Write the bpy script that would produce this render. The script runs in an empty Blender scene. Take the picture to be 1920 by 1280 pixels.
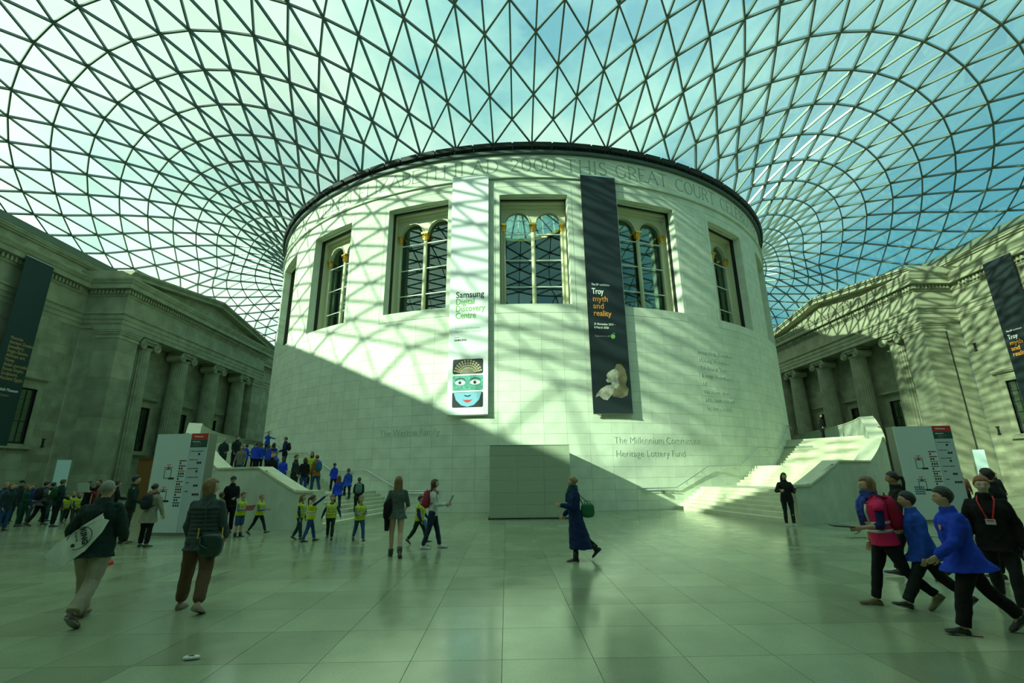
import bpy, bmesh, math, random
import numpy as np
from mathutils import Vector, Matrix
random.seed(7); rng = np.random.RandomState(5)
SC = bpy.context.scene; COL = SC.collection
R_ = math.radians
ZF = -0.13                      # floor level (roof datum at 0)
RD = 22.4                       # drum radius

# ---------------------------------------------------------------- camera, sky, sun, exposure
cam = bpy.data.cameras.new('camera'); camo = bpy.data.objects.new('camera', cam); COL.objects.link(camo)
SC.camera = camo
cam.sensor_width = 36.0; cam.lens = 894.36 / 1920 * 36.0; cam.clip_end = 500
def cam_matrix(loc, yaw, pitch, roll):
    cy, sy, cp, sp = math.cos(yaw), math.sin(yaw), math.cos(pitch), math.sin(pitch)
    fw = Vector((sy*cp, cy*cp, sp)); rt = Vector((cy, -sy, 0)); up = rt.cross(fw)
    r2 = rt*math.cos(roll) + up*math.sin(roll); u2 = -rt*math.sin(roll) + up*math.cos(roll)
    m = Matrix((r2, u2, -fw)).transposed().to_4x4(); m.translation = Vector(loc); return m
camo.matrix_world = cam_matrix((-1.692, -46.914, 1.682), 0.014355, 0.27043, -0.0115168)
CAMP = np.array([-1.692, -46.914, 1.682])

SUNV = Vector((-.839, -.545, .391)).normalized()
sun = bpy.data.lights.new('sun', 'SUN'); sun.energy = 11.2; sun.color = (1.0, 1.0, .90); sun.angle = R_(.6)
suno = bpy.data.objects.new('sun', sun); COL.objects.link(suno)
suno.rotation_euler = SUNV.to_track_quat('Z', 'Y').to_euler(); suno.location = (-30, -30, 60)

W = bpy.data.worlds.new('sky'); SC.world = W; W.use_nodes = True
nt = W.node_tree; nt.nodes.clear(); N = nt.nodes.new; L = nt.links.new
def wn(t, **k):
    n = N(t)
    for a_, v in k.items(): setattr(n, a_, v)
    return n
tc = wn('ShaderNodeTexCoord')
sep = wn('ShaderNodeSeparateXYZ'); L(tc.outputs['Generated'], sep.inputs[0])
mp = wn('ShaderNodeMapping'); mp.inputs['Scale'].default_value = (1.0, 1.0, 1.9); mp.inputs['Location'].default_value = (.35, .2, .1)
L(tc.outputs['Generated'], mp.inputs[0])
nz = wn('ShaderNodeTexNoise'); nz.inputs['Scale'].default_value = 2.1; nz.inputs['Detail'].default_value = 7; nz.inputs['Roughness'].default_value = .58
L(mp.outputs[0], nz.inputs['Vector'])
# more cloud to the west (left), clearer in the north-east and overhead
m1 = wn('ShaderNodeMath', operation='MULTIPLY'); m1.inputs[1].default_value = -.28; L(sep.outputs[0], m1.inputs[0])
m2 = wn('ShaderNodeMath', operation='MULTIPLY'); m2.inputs[1].default_value = .10; L(sep.outputs[2], m2.inputs[0])
m3 = wn('ShaderNodeMath', operation='ADD'); L(m1.outputs[0], m3.inputs[0]); L(m2.outputs[0], m3.inputs[1])
m4 = wn('ShaderNodeMath', operation='ADD'); L(m3.outputs[0], m4.inputs[0]); L(nz.outputs['Fac'], m4.inputs[1])
cr = wn('ShaderNodeValToRGB'); cr.color_ramp.elements[0].position = .42; cr.color_ramp.elements[0].color = (.10, .35, .56, 1)
cr.color_ramp.elements[1].position = .76; cr.color_ramp.elements[1].color = (.93, 1.0, .97, 1)
e = cr.color_ramp.elements.new(.55); e.color = (.38, .66, .74, 1)
L(m4.outputs[0], cr.inputs[0])
bg = wn('ShaderNodeBackground'); bg.inputs['Strength'].default_value = 1.3; L(cr.outputs[0], bg.inputs[0])
wo = wn('ShaderNodeOutputWorld'); L(bg.outputs[0], wo.inputs[0])

VS = SC.view_settings; VS.view_transform = 'Standard'; VS.look = 'None'; VS.gamma = 1; VS.exposure = 0.0
VS.use_curve_mapping = False

# ---------------------------------------------------------------- materials
MATS = {}
def mat(name, col, rough=.6, metal=0., spec=.5, noise=0., nscale=3., bump=0., bscale=20., island=0., tint2=None, stretch=None, coat=0.):
    if name in MATS: return MATS[name]
    m = bpy.data.materials.new(name); m.use_nodes = True; t = m.node_tree; b = t.nodes['Principled BSDF']
    b.inputs['Roughness'].default_value = rough; b.inputs['Metallic'].default_value = metal
    b.inputs['Specular IOR Level'].default_value = spec
    if coat: b.inputs['Coat Weight'].default_value = coat
    c = t.nodes.new('ShaderNodeRGB'); c.outputs[0].default_value = (*col, 1); out = c.outputs[0]
    tcn = t.nodes.new('ShaderNodeTexCoord'); vec = tcn.outputs['Object']
    if stretch:
        mpp = t.nodes.new('ShaderNodeMapping'); mpp.inputs['Scale'].default_value = stretch
        t.links.new(vec, mpp.inputs[0]); vec = mpp.outputs[0]
    if noise:
        n = t.nodes.new('ShaderNodeTexNoise'); n.inputs['Scale'].default_value = nscale; n.inputs['Detail'].default_value = 5
        t.links.new(vec, n.inputs['Vector'])
        r = t.nodes.new('ShaderNodeMapRange'); r.inputs['From Min'].default_value = .3; r.inputs['From Max'].default_value = .7
        r.inputs['To Min'].default_value = 1-noise; r.inputs['To Max'].default_value = 1+noise*.6
        t.links.new(n.outputs['Fac'], r.inputs[0])
        mx = t.nodes.new('ShaderNodeMix'); mx.data_type = 'RGBA'; mx.blend_type = 'MULTIPLY'; mx.inputs[0].default_value = 1
        t.links.new(out, mx.inputs[6]); t.links.new(r.outputs[0], mx.inputs[7]); out = mx.outputs[2]
    if island:
        g = t.nodes.new('ShaderNodeNewGeometry')
        oi = t.nodes.new('ShaderNodeObjectInfo'); ad = t.nodes.new('ShaderNodeMath'); ad.operation = 'ADD'
        t.links.new(g.outputs['Random Per Island'], ad.inputs[0]); t.links.new(oi.outputs['Random'], ad.inputs[1])
        fr = t.nodes.new('ShaderNodeMath'); fr.operation = 'FRACT'; t.links.new(ad.outputs[0], fr.inputs[0])
        r = t.nodes.new('ShaderNodeMapRange'); r.inputs['To Min'].default_value = 1-island; r.inputs['To Max'].default_value = 1+island*.4
        t.links.new(fr.outputs[0], r.inputs[0])
        mx = t.nodes.new('ShaderNodeMix'); mx.data_type = 'RGBA'; mx.blend_type = 'MULTIPLY'; mx.inputs[0].default_value = 1
        t.links.new(out, mx.inputs[6]); t.links.new(r.outputs[0], mx.inputs[7]); out = mx.outputs[2]
    t.links.new(out, b.inputs['Base Color'])
    if bump:
        n = t.nodes.new('ShaderNodeTexNoise'); n.inputs['Scale'].default_value = bscale; n.inputs['Detail'].default_value = 4
        t.links.new(vec, n.inputs['Vector'])
        bp = t.nodes.new('ShaderNodeBump'); bp.inputs['Strength'].default_value = bump; bp.inputs['Distance'].default_value = .02
        t.links.new(n.outputs['Fac'], bp.inputs['Height']); t.links.new(bp.outputs[0], b.inputs['Normal'])
    MATS[name] = m; return m

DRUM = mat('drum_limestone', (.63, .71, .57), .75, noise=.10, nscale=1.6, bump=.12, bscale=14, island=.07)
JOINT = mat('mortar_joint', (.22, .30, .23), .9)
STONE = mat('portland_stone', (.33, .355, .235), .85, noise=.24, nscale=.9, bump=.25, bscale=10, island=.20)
STONEP = mat('portland_stone_plain', (.33, .355, .235), .85, noise=.24, nscale=1.1, bump=.2, bscale=10)
DARKP = mat('revetment_panel', (.33, .40, .28), .7, noise=.10, nscale=25, bump=.05, bscale=60, island=.05)
JOINT2 = mat('fine_joint', (.26, .32, .25), .9)
STAIR = mat('stair_limestone', (.58, .60, .43), .55, noise=.10, nscale=2.5, island=.05)
PARA = mat('parapet_limestone', (.50, .58, .47), .6, noise=.12, nscale=2, island=.05)
STEEL = mat('painted_steel', (.12, .17, .14), .38, metal=.25)
GUTTER = mat('gutter_steel', (.06, .10, .085), .55)
EDGE = mat('edge_beam_steel', (.15, .20, .155), .5)
VENTM = mat('dark_vent', (.012, .022, .02), .6)
BRUSHED = mat('brushed_steel', (.55, .58, .56), .28, metal=1.)
TIMBER = mat('cream_window_paint', (.60, .62, .42), .5)
GOLD = mat('gilding', (.85, .55, .12), .28, metal=1., bump=.3, bscale=40)
BLACK = mat('black_frame', (.015, .02, .018), .5)
INSIDE = mat('dome_lining', (.10, .14, .12), .8)
BARW = mat('white_bar', (.75, .8, .72), .5)

def floor_mat():
    m = mat('polished_limestone', (.295, .35, .215), .14, spec=.9, noise=.13, nscale=1.3, island=.22)
    t = m.node_tree; b = t.nodes['Principled BSDF']
    tcn = t.nodes.new('ShaderNodeTexCoord')
    v = t.nodes.new('ShaderNodeTexNoise'); v.inputs['Scale'].default_value = 55; v.inputs['Detail'].default_value = 8; v.inputs['Roughness'].default_value = .75
    t.links.new(tcn.outputs['Object'], v.inputs['Vector'])
    r = t.nodes.new('ShaderNodeMapRange'); r.inputs['From Min'].default_value = .35; r.inputs['From Max'].default_value = .52
    r.inputs['To Min'].default_value = .80; r.inputs['To Max'].default_value = 1.04; t.links.new(v.outputs['Fac'], r.inputs[0])
    old = b.inputs['Base Color'].links[0].from_socket
    mx = t.nodes.new('ShaderNodeMix'); mx.data_type = 'RGBA'; mx.blend_type = 'MULTIPLY'; mx.inputs[0].default_value = 1
    t.links.new(old, mx.inputs[6]); t.links.new(r.outputs[0], mx.inputs[7]); t.links.new(mx.outputs[2], b.inputs['Base Color'])
    n2 = t.nodes.new('ShaderNodeTexNoise'); n2.inputs['Scale'].default_value = 2.2; n2.inputs['Detail'].default_value = 6
    t.links.new(tcn.outputs['Object'], n2.inputs['Vector'])
    r2 = t.nodes.new('ShaderNodeMapRange'); r2.inputs['From Min'].default_value = .3; r2.inputs['From Max'].default_value = .7
    r2.inputs['To Min'].default_value = .13; r2.inputs['To Max'].default_value = .22
    t.links.new(n2.outputs['Fac'], r2.inputs[0]); t.links.new(r2.outputs[0], b.inputs['Roughness'])
    return m
FLOOR = floor_mat()

def glass_mat(name, tint, gloss, haze=0., rough=.0, hazecol=(.8, .9, .85)):
    m = bpy.data.materials.new(name); m.use_nodes = True; t = m.node_tree; t.nodes.clear()
    tr = t.nodes.new('ShaderNodeBsdfTransparent'); tr.inputs[0].default_value = (*tint, 1)
    gl = t.nodes.new('ShaderNodeBsdfGlossy'); gl.inputs['Roughness'].default_value = rough; gl.inputs[0].default_value = (.85, 1, .95, 1)
    mx = t.nodes.new('ShaderNodeMixShader')
    fr = t.nodes.new('ShaderNodeLayerWeight'); fr.inputs['Blend'].default_value = .35
    r = t.nodes.new('ShaderNodeMapRange'); r.inputs['To Min'].default_value = gloss; r.inputs['To Max'].default_value = min(1, gloss*3+.15)
    t.links.new(fr.outputs['Fresnel'], r.inputs[0]); t.links.new(r.outputs[0], mx.inputs[0])
    t.links.new(tr.outputs[0], mx.inputs[1]); t.links.new(gl.outputs[0], mx.inputs[2]); out = mx.outputs[0]
    if haze:
        tl = t.nodes.new('ShaderNodeBsdfTranslucent'); tl.inputs[0].default_value = (*hazecol, 1)
        m2_ = t.nodes.new('ShaderNodeMixShader'); 
        g = t.nodes.new('ShaderNodeNewGeometry'); rr = t.nodes.new('ShaderNodeMapRange')
        rr.inputs['To Min'].default_value = haze*.5; rr.inputs['To Max'].default_value = haze*1.5
        t.links.new(g.outputs['Random Per Island'], rr.inputs[0]); t.links.new(rr.outputs[0], m2_.inputs[0])
        t.links.new(out, m2_.inputs[1]); t.links.new(tl.outputs[0], m2_.inputs[2]); out = m2_.outputs[0]
    o = t.nodes.new('ShaderNodeOutputMaterial'); t.links.new(out, o.inputs[0]); MATS[name] = m; return m
PANE = glass_mat('fritted_roof_glass', (.86, .98, .87), .015, haze=.09)
FGLASS = glass_mat('facade_window_glass', (.75, .82, .76), .16)
WGLASS = glass_mat('window_glass', (.66, .78, .72), .075)

# ---------------------------------------------------------------- mesh helpers
class MB:
    def __init__(s): s.v = []; s.f = []
    def add(s, vs, fs):
        o = len(s.v); s.v.extend([tuple(map(float, p)) for p in vs]); s.f.extend([tuple(i+o for i in f) for f in fs]); return s
    def hexa(s, p):                      # 8 points: bottom loop 0-3, top loop 4-7
        return s.add(p, [(3,2,1,0),(4,5,6,7),(0,1,5,4),(1,2,6,5),(2,3,7,6),(3,0,4,7)])
    def box(s, x0, x1, y0, y1, z0, z1):
        return s.hexa([(x0,y0,z0),(x1,y0,z0),(x1,y1,z0),(x0,y1,z0),(x0,y0,z1),(x1,y0,z1),(x1,y1,z1),(x0,y1,z1)])
    def bar(s, a, b, w, h, up=(0,0,1)):  # box beam from a to b; w across, h along up (centred)
        a = Vector(a); b = Vector(b); d = (b-a).normalized(); u = Vector(up); r = d.cross(u).normalized(); u = r.cross(d).normalized()
        r = r*w/2; u = u*h/2
        return s.hexa([a-r-u, a+r-u, a+r+u, a-r+u, b-r-u, b+r-u, b+r+u, b-r+u])
    def prism(s, poly, z0, z1):
        n = len(poly); s.add([(x,y,z0) for x,y in poly]+[(x,y,z1) for x,y in poly],
            [tuple(range(n-1,-1,-1)), tuple(range(n,2*n))]+[(i,(i+1)%n,n+(i+1)%n,n+i) for i in range(n)]); return s
    def loft(s, rings, cap=True):        # list of equal-length rings
        n = len(rings[0]); o = len(s.v)
        for r in rings: s.v.extend([tuple(map(float, p)) for p in r])
        for k in range(len(rings)-1):
            for i in range(n):
                s.f.append((o+k*n+i, o+k*n+(i+1)%n, o+(k+1)*n+(i+1)%n, o+(k+1)*n+i))
        if cap:
            s.f.append(tuple(o+i for i in range(n-1,-1,-1))); s.f.append(tuple(o+(len(rings)-1)*n+i for i in range(n)))
        return s
    def tube(s, pts, rad, n=8):
        pts = [Vector(p) for p in pts]; rr = rad if hasattr(rad, '__len__') else [rad]*len(pts); rings = []
        prev = None
        for k, p in enumerate(pts):
            d = (pts[min(k+1, len(pts)-1)]-pts[max(k-1, 0)]).normalized()
            u = Vector((0,0,1)) if abs(d.z) < .9 else Vector((1,0,0))
            if prev is not None: u = prev
            r = d.cross(u).normalized(); u = r.cross(d).normalized(); prev = u
            rings.append([p+(r*math.cos(2*math.pi*i/n)+u*math.sin(2*math.pi*i/n))*rr[k] for i in range(n)])
        return s.loft(rings)
    def cyl(s, c, r, z0, z1, n=24, r1=None):
        r1 = r if r1 is None else r1
        return s.loft([[(c[0]+q*math.cos(2*math.pi*i/n), c[1]+q*math.sin(2*math.pi*i/n), z) for i in range(n)] for q, z in ((r,z0),(r1,z1))])
    def sphere(s, c, r, n=10, m=7):
        rx, ry, rz = r if hasattr(r, '__len__') else (r,r,r)
        rings = []
        for k in range(1, m):
            t = math.pi*k/m
            rings.append([(c[0]+rx*math.sin(t)*math.cos(2*math.pi*i/n), c[1]+ry*math.sin(t)*math.sin(2*math.pi*i/n), c[2]-rz*math.cos(t)) for i in range(n)])
        return s.loft(rings)
    def obj(s, name, m, parent=None, smooth=False, origin=None):
        me = bpy.data.meshes.new(name)
        v = s.v
        if origin is not None: v = [(a-origin[0], b-origin[1], c-origin[2]) for a, b, c in v]
        me.from_pydata(v, [], s.f); me.materials.append(m)
        if smooth: me.polygons.foreach_set('use_smooth', [True]*len(me.polygons))
        me.update()
        o = bpy.data.objects.new(name, me); COL.objects.link(o)
        if parent is not None:
            o.parent = parent
            if origin is None:
                q = parent; w_ = Vector((0,0,0)); loc_ = False
                while q is not None: w_ += q.location; loc_ = loc_ or bool(q.get('local')); q = q.parent
                o.location = (0,0,0) if loc_ else -w_
        elif origin is not None: o.location = origin
        return o
def empty(name, loc=(0,0,0), rz=0., label=None, cat=None, group=None, kind=None, local=False):
    o = bpy.data.objects.new(name, None); COL.objects.link(o); o.location = loc; o.rotation_euler = (0,0,rz); o.empty_display_size = .2
    if local: o['local'] = 1
    return tag(o, label, cat, group, kind)
def tag(o, label=None, cat=None, group=None, kind=None):
    if label: o['label'] = label
    if cat: o['category'] = cat
    if group: o['group'] = group
    if kind: o['kind'] = kind
    return o
def fixn(o):
    bm = bmesh.new(); bm.from_mesh(o.data); bmesh.ops.recalc_face_normals(bm, faces=bm.faces); bm.to_mesh(o.data); bm.free(); return o
def text_mesh(txt, size, extrude=.004, align='LEFT', space=1., bold=0.):
    c = bpy.data.curves.new('t', 'FONT'); c.body = txt; c.size = size; c.extrude = extrude; c.align_x = align; c.space_line = space; c.resolution_u = 3; c.offset = bold
    o = bpy.data.objects.new('t', c); COL.objects.link(o); dg = bpy.context.evaluated_depsgraph_get()
    me = bpy.data.meshes.new_from_object(o.evaluated_get(dg)); bpy.data.objects.remove(o)
    v = [tuple(x.co) for x in me.vertices]; f = [tuple(p.vertices) for p in me.polygons]
    return v, f
def pol(az, r):                 # azimuth (degrees, from south, east positive) -> xy
    a_ = R_(az); return (r*math.sin(a_), -r*math.cos(a_))
# ---------------------------------------------------------------- glass roof
RA, RB, RC, RDD = 22.245, 36.625, 46.025, 51.125
def zr(x, y):
    r = np.maximum(np.hypot(x, y), RA+1e-6); C = x/r; S = y/r; c2 = 2*C*C-1; lam = .5; mu = 14.
    psi = (1-x/RB)*(1+x/RB)*(1-y/RC)*(1+y/RDD)
    eta = psi/((1-RA*x/(r*RB))*(1+RA*x/(r*RB))*(1-RA*y/(r*RC))*(1+RA*y/(r*RDD)))
    al = (r/RA-1)*psi; e = 1e-9
    def t(u, v): u = np.maximum(u, e); v = np.maximum(v, e); return np.hypot(u, v)/(u*v)
    be = (1-RA/r)/(t(RB-x, RC-y)+t(RB-x, RDD+y)+t(RB+x, RC-y)+t(RB+x, RDD+y))
    z1 = (20.955-19.71)*eta+19.71
    A = .5*(.5*(1-c2)+S); B = .5*(.5*(1-c2)-S)
    z2 = .5*(((35+10*psi)*.5*(1+c2)+24*A+(7.5+12*psi)*B-1.6)*al-5*(1+c2)*al**2+10*A**2*(1-3*al)*al+2.5*B**2*(r/RA-1)**3)
    z3 = .5*(1.75*(1+c2)+1.5*(1-c2)+.3*S+1.05*(np.exp(-mu*(1-x/RB))+np.exp(-mu*(1+x/RB)))*(np.exp(-mu*(1-y/RC))+np.exp(-mu*(1+y/RDD))))*be
    return z1+z2+z3
# surveyed plan positions of lattice nodes (column, row) -> x, y in metres
SURV = {(-28,12):(-32.04,0.34),(-28,14):(-33.47,-0.42),(-28,16):(-34.72,-1.44),(-28,18):(-35.88,-2.56),(-27,9):(-29.50,-1.40),(-27,11):(-31.13,-1.88),(-27,13):(-32.51,-2.60),(-27,15):(-33.80,-3.61),(-27,17):(-34.96,-4.78),(-27,19):(-36.01,-5.90),(-26,8):(-28.45,-3.36),(-26,10):(-29.98,-3.94),(-26,12):(-31.46,-4.74),(-26,14):(-32.77,-5.77),(-26,16):(-34.07,-6.74),(-26,18):(-35.10,-7.96),(-26,20):(-36.05,-9.18),(-25,7):(-27.30,-5.31),(-25,9):(-28.91,-5.65),(-25,11):(-30.47,-6.41),(-25,13):(-31.85,-7.42),(-25,15):(-33.06,-8.66),(-25,17):(-34.22,-9.89),(-25,19):(-35.23,-11.10),(-25,21):(-36.04,-12.36),(-24,8):(-27.47,-7.51),(-24,10):(-29.23,-8.20),(-24,12):(-30.69,-9.28),(-24,14):(-31.99,-10.37),(-24,16):(-33.21,-11.73),(-24,18):(-34.31,-12.92),(-24,20):(-35.28,-14.22),(-24,22):(-36.04,-15.57),(-23,11):(-29.48,-10.74),(-23,13):(-30.88,-11.99),(-23,15):(-32.13,-13.30),(-23,17):(-33.27,-14.70),(-23,19):(-34.37,-15.96),(-23,21):(-35.22,-17.42),(-22,10):(-28.18,-12.06),(-22,12):(-29.64,-13.41),(-22,14):(-30.96,-14.84),(-22,16):(-32.20,-16.25),(-22,18):(-33.32,-17.70),(-22,20):(-34.37,-19.10),(-21,9):(-26.80,-13.26),(-21,11):(-28.34,-14.62),(-21,13):(-29.66,-16.18),(-21,15):(-31.04,-17.59),(-21,17):(-32.17,-19.19),(-21,19):(-33.32,-20.71),(-20,8):(-25.26,-14.36),(-20,10):(-26.81,-15.82),(-20,12):(-28.34,-17.35),(-20,14):(-29.65,-18.93),(-20,16):(-30.90,-20.59),(-20,18):(-32.16,-22.09),(-19,7):(-23.64,-15.40),(-19,9):(-25.23,-16.90),(-19,11):(-26.83,-18.38),(-19,13):(-28.17,-20.10),(-19,15):(-29.50,-21.78),(-19,17):(-30.78,-23.46),(-18,6):(-21.99,-16.25),(-18,8):(-23.59,-17.72),(-18,10):(-25.18,-19.28),(-18,12):(-26.64,-21.06),(-18,14):(-28.02,-22.85),(-18,16):(-29.30,-24.65),(-17,5):(-20.43,-16.88),(-17,7):(-21.88,-18.47),(-17,9):(-23.47,-20.11),(-17,11):(-24.94,-21.91),(-17,13):(-26.33,-23.75),(-17,15):(-27.76,-25.61),(-16,4):(-18.94,-17.32),(-16,6):(-20.24,-19.02),(-16,8):(-21.67,-20.82),(-16,10):(-23.16,-22.63),(-16,12):(-24.57,-24.57),(-16,14):(-25.96,-26.48),(-15,3):(-17.25,-17.67),(-15,5):(-18.58,-19.44),(-15,7):(-20.00,-21.26),(-15,9):(-21.32,-23.22),(-15,11):(-22.71,-25.18),(-15,13):(-24.13,-27.16),(-14,4):(-16.91,-19.68),(-14,6):(-18.28,-21.63),(-14,8):(-19.58,-23.57),(-14,10):(-20.93,-25.60),(-13,3):(-15.33,-19.76),(-13,5):(-16.56,-21.69),(-13,7):(-17.81,-23.82),(-13,9):(-19.05,-25.95),(-12,2):(-13.79,-19.51),(-12,4):(-14.90,-21.63),(-12,6):(-16.01,-23.85),(-12,8):(-17.16,-26.06),(-11,3):(-13.32,-21.34),(-11,5):(-14.29,-23.70),(-11,7):(-15.39,-26.07),(-10,4):(-12.66,-23.42),(-10,6):(-13.59,-25.80),(-9,5):(-11.89,-25.50),(-8,6):(-11.08,-27.40),(-7,1):(-8.17,-21.57),(-7,3):(-8.74,-24.11),(-7,5):(-9.34,-26.81),(-6,2):(-7.28,-23.20),(-6,4):(-7.77,-26.02),(-5,1):(-5.87,-22.36),(-5,3):(-6.31,-25.01),(-5,5):(-6.75,-27.84),(-4,2):(-4.89,-23.99),(-4,4):(-5.25,-26.80),(-3,1):(-3.58,-22.91),(-3,3):(-3.79,-25.71),(-3,5):(-4.09,-28.57),(-2,2):(-2.46,-24.44),(-2,4):(-2.64,-27.37),(-1,1):(-1.18,-23.20),(-1,3):(-1.26,-25.97),(-1,5):(-1.37,-28.76),(0,2):(0.03,-24.62),(0,4):(0.01,-27.53),(1,1):(1.21,-23.19),(1,3):(1.28,-26.06),(1,5):(1.38,-28.77),(2,2):(2.47,-24.48),(2,4):(2.67,-27.33),(3,1):(3.58,-22.88),(3,3):(3.84,-25.68),(3,5):(4.15,-28.54),(4,2):(4.93,-24.06),(4,4):(5.29,-26.77),(5,1):(5.94,-22.32),(5,3):(6.33,-25.09),(5,5):(6.81,-27.74)}
def rowmax(i):
    k = abs(((i+60) % 120)-60)
    return 22+k if k <= 13 else 48-k if k <= 30 else k-12 if k <= 44 else 76-k
def edgept(i):
    i = ((i+60) % 120)-60; k = abs(i); s = 1 if i > 0 else -1
    if k <= 13: return (s*RB*k/13, -RDD)
    if k <= 44: return (s*RB, -RDD+(RC+RDD)*(k-13)/31)
    return (s*RB*(60-k)/16, RC)
def roof_grid():
    idx = {}; pos = []; fix = []; ks = []
    for i in range(-60, 60):
        Ji = rowmax(i); th = R_(3*i); ex, ey = edgept(i)
        for j in range(abs(i) % 2, Ji+1, 2):
            idx[(i % 120, j)] = len(pos); t = j/Ji; x0, y0 = RA*math.sin(th), -RA*math.cos(th)
            pos.append((x0+(ex-x0)*t, y0+(ey-y0)*t)); fix.append(j == 0 or j == Ji); ks.append((i, j))
    E = []; TRI = []
    for (i, j), k in idx.items():
        for di, dj, f in ((0,2,0),(1,1,1),(-1,1,2)):
            n = ((i+di) % 120, j+dj)
            if n in idx: E.append((k, idx[n], f))
        g = lambda a_, b_: idx.get(((i+a_) % 120, j+b_))
        for s in (1, -1):
            if g(0,2) is not None and g(s,1) is not None: TRI.append((k, g(0,2), g(s,1)))
        if j == 0: TRI.append((k, g(2,0), g(1,1))); E.append((k, g(2,0), 3))
        if j == rowmax(i):                    # boundary triangles and edge members
            for s in (1, -1):
                n = ((i+s) % 120, rowmax(i+s))
                if n[1] == j+1: E.append((k, idx[n], 4))
            
    # strips along the boundary that the star pattern leaves open
    for i in range(-60, 60):
        a_, b_ = idx[(i % 120, rowmax(i))], idx[((i+1) % 120, rowmax(i+1))]
        hi = (i, rowmax(i)) if rowmax(i) > rowmax(i+1) else (i+1, rowmax(i+1)); lo = (i+1, rowmax(i+1)) if hi[0] == i else (i, rowmax(i))
        c_ = idx.get((hi[0] % 120, hi[1]-2))
        t = tuple(sorted((a_, b_, c_)))
        if t not in {tuple(sorted(q)) for q in TRI[-5:]}: TRI.append((a_, b_, c_))
    TRI = list({tuple(sorted(t)): t for t in TRI}.values())
    pos = np.array(pos); fix = np.array(fix)
    A = np.array([e[0] for e in E]); B = np.array([e[1] for e in E]); F = np.array([e[2] for e in E])
    jj = np.array([k[1] for k in ks], float); Jt = np.array([rowmax(k[0]) for k in ks], float)
    tm = .5*(jj[A]+jj[B])/(.5*(Jt[A]+Jt[B]))
    Wt = np.where(F == 0, .5922, 1.)*np.exp(-1.4723*tm+3.3579*tm*tm); Wt[F == 3] = 0
    n = len(pos); sw = np.bincount(A, Wt, n)+np.bincount(B, Wt, n); fr = ~fix
    def relax(P, W_, sw_, free, its):
        for _ in range(its):
            nx = np.empty_like(P)
            for c in (0, 1): nx[:, c] = (np.bincount(A, W_*P[B, c], n)+np.bincount(B, W_*P[A, c], n))/np.maximum(sw_, 1e-9)
            P[free] = nx[free]
        return P
    pos = relax(pos, Wt, sw, fr, 1200)
    D = np.zeros_like(pos); pin = fix.copy(); cnt = np.zeros(n)
    for (i, j), (x, y) in SURV.items():
        for s in (1, -1):
            k = idx[((s*i) % 120, j)]
            if fix[k]: continue
            d = np.array([s*x, y])-pos[k]
            D[k] = (D[k]*cnt[k]+d)/(cnt[k]+1); cnt[k] += 1; pin[k] = True
    for k, (i, j) in enumerate(ks):
        if i == 0: D[k, 0] = 0
    W1 = np.where(F == 3, 0, 1.); s1 = np.bincount(A, W1, n)+np.bincount(B, W1, n)
    D = relax(D, W1, s1, ~pin, 600)
    D0 = D.copy(); D = relax(D, W1, s1, ~fix, 1); D = .5*D+.5*D0      # take the edge off reading error
    pos = pos+D
    z = zr(pos[:, 0], pos[:, 1]); z[fix & (jj > 0)] = 19.71; z[jj == 0] = 20.955
    return np.c_[pos, z], E, TRI, ks
P3, RE, RT, RK = roof_grid()
def nrm(x, y):
    h = .05; x = np.clip(x, -RB+.1, RB-.1); y = np.clip(y, -RDD+.1, RC-.1)
    r = math.hypot(x, y); 
    if r < RA+.1: x, y = x*(RA+.1)/r, y*(RA+.1)/r
    zx = (zr(x+h, y)-zr(x-h, y))/(2*h); zy = (zr(x, y+h)-zr(x, y-h))/(2*h)
    v = Vector((-float(zx), -float(zy), 1)); return v.normalized()
NN = [nrm(p[0], p[1]) for p in P3]
def inview(c):
    v = Vector(c)-camo.matrix_world.translation; m = camo.matrix_world.to_3x3(); x, y, z = v.dot(m.col[0]), v.dot(m.col[1]), -v.dot(m.col[2])
    if z < 1 or abs(x/z) > 1.09 or abs(y/z) > .73: return None
    r = math.hypot(c[0], c[1])
    # hidden behind the drum
    ax, ay = camo.location.x, camo.location.y
    dx, dy = c[0]-ax, c[1]-ay; t = max(0, min(1, -(ax*dx+ay*dy)/(dx*dx+dy*dy)))
    if math.hypot(ax+t*dx, ay+t*dy) < 22 and 1.68+(c[2]-1.68)*t < 20.9 and t < .98: return None
    return z
roof = empty('ceiling', (0,0,19.71), label='vaulted glass roof of triangular panes on a steel lattice, spanning court and drum', kind='structure')
def split(items, build, name, plural, m, nmax=300):
    sc = []
    for it in items:
        c, size = it[0], it[1]; z = inview(c); sc.append(-1 if z is None else size/z)
    order = sorted(range(len(items)), key=lambda k: -sc[k]); big = {k for k in order[:nmax] if sc[k] > 0}
    rest = MB()
    for k, it in enumerate(items):
        if k in big: mb = MB(); build(mb, it); mb.obj(name, m, roof)
        else: build(rest, it)
    tag(rest.obj(plural, m, roof), kind='stuff')
items = []
for a_, b_, f in RE:
    if f == 4: continue
    pa, pb = Vector(P3[a_]), Vector(P3[b_]); items.append(((pa+pb)/2, (pa-pb).length, pa, pb, (NN[a_]+NN[b_]).normalized()))
def bbar(mb, it):
    u = it[4]; mb.bar(it[2]-u*.05, it[3]-u*.05, .088, .16, u)
split(items, bbar, 'steel_bar', 'steel_bars', STEEL)
items = []
for t in RT:
    p = [Vector(P3[k]) for k in t]; c = (p[0]+p[1]+p[2])/3; ar = ((p[1]-p[0]).cross(p[2]-p[0])).length/2
    items.append((c, math.sqrt(ar), p, c))
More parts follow.
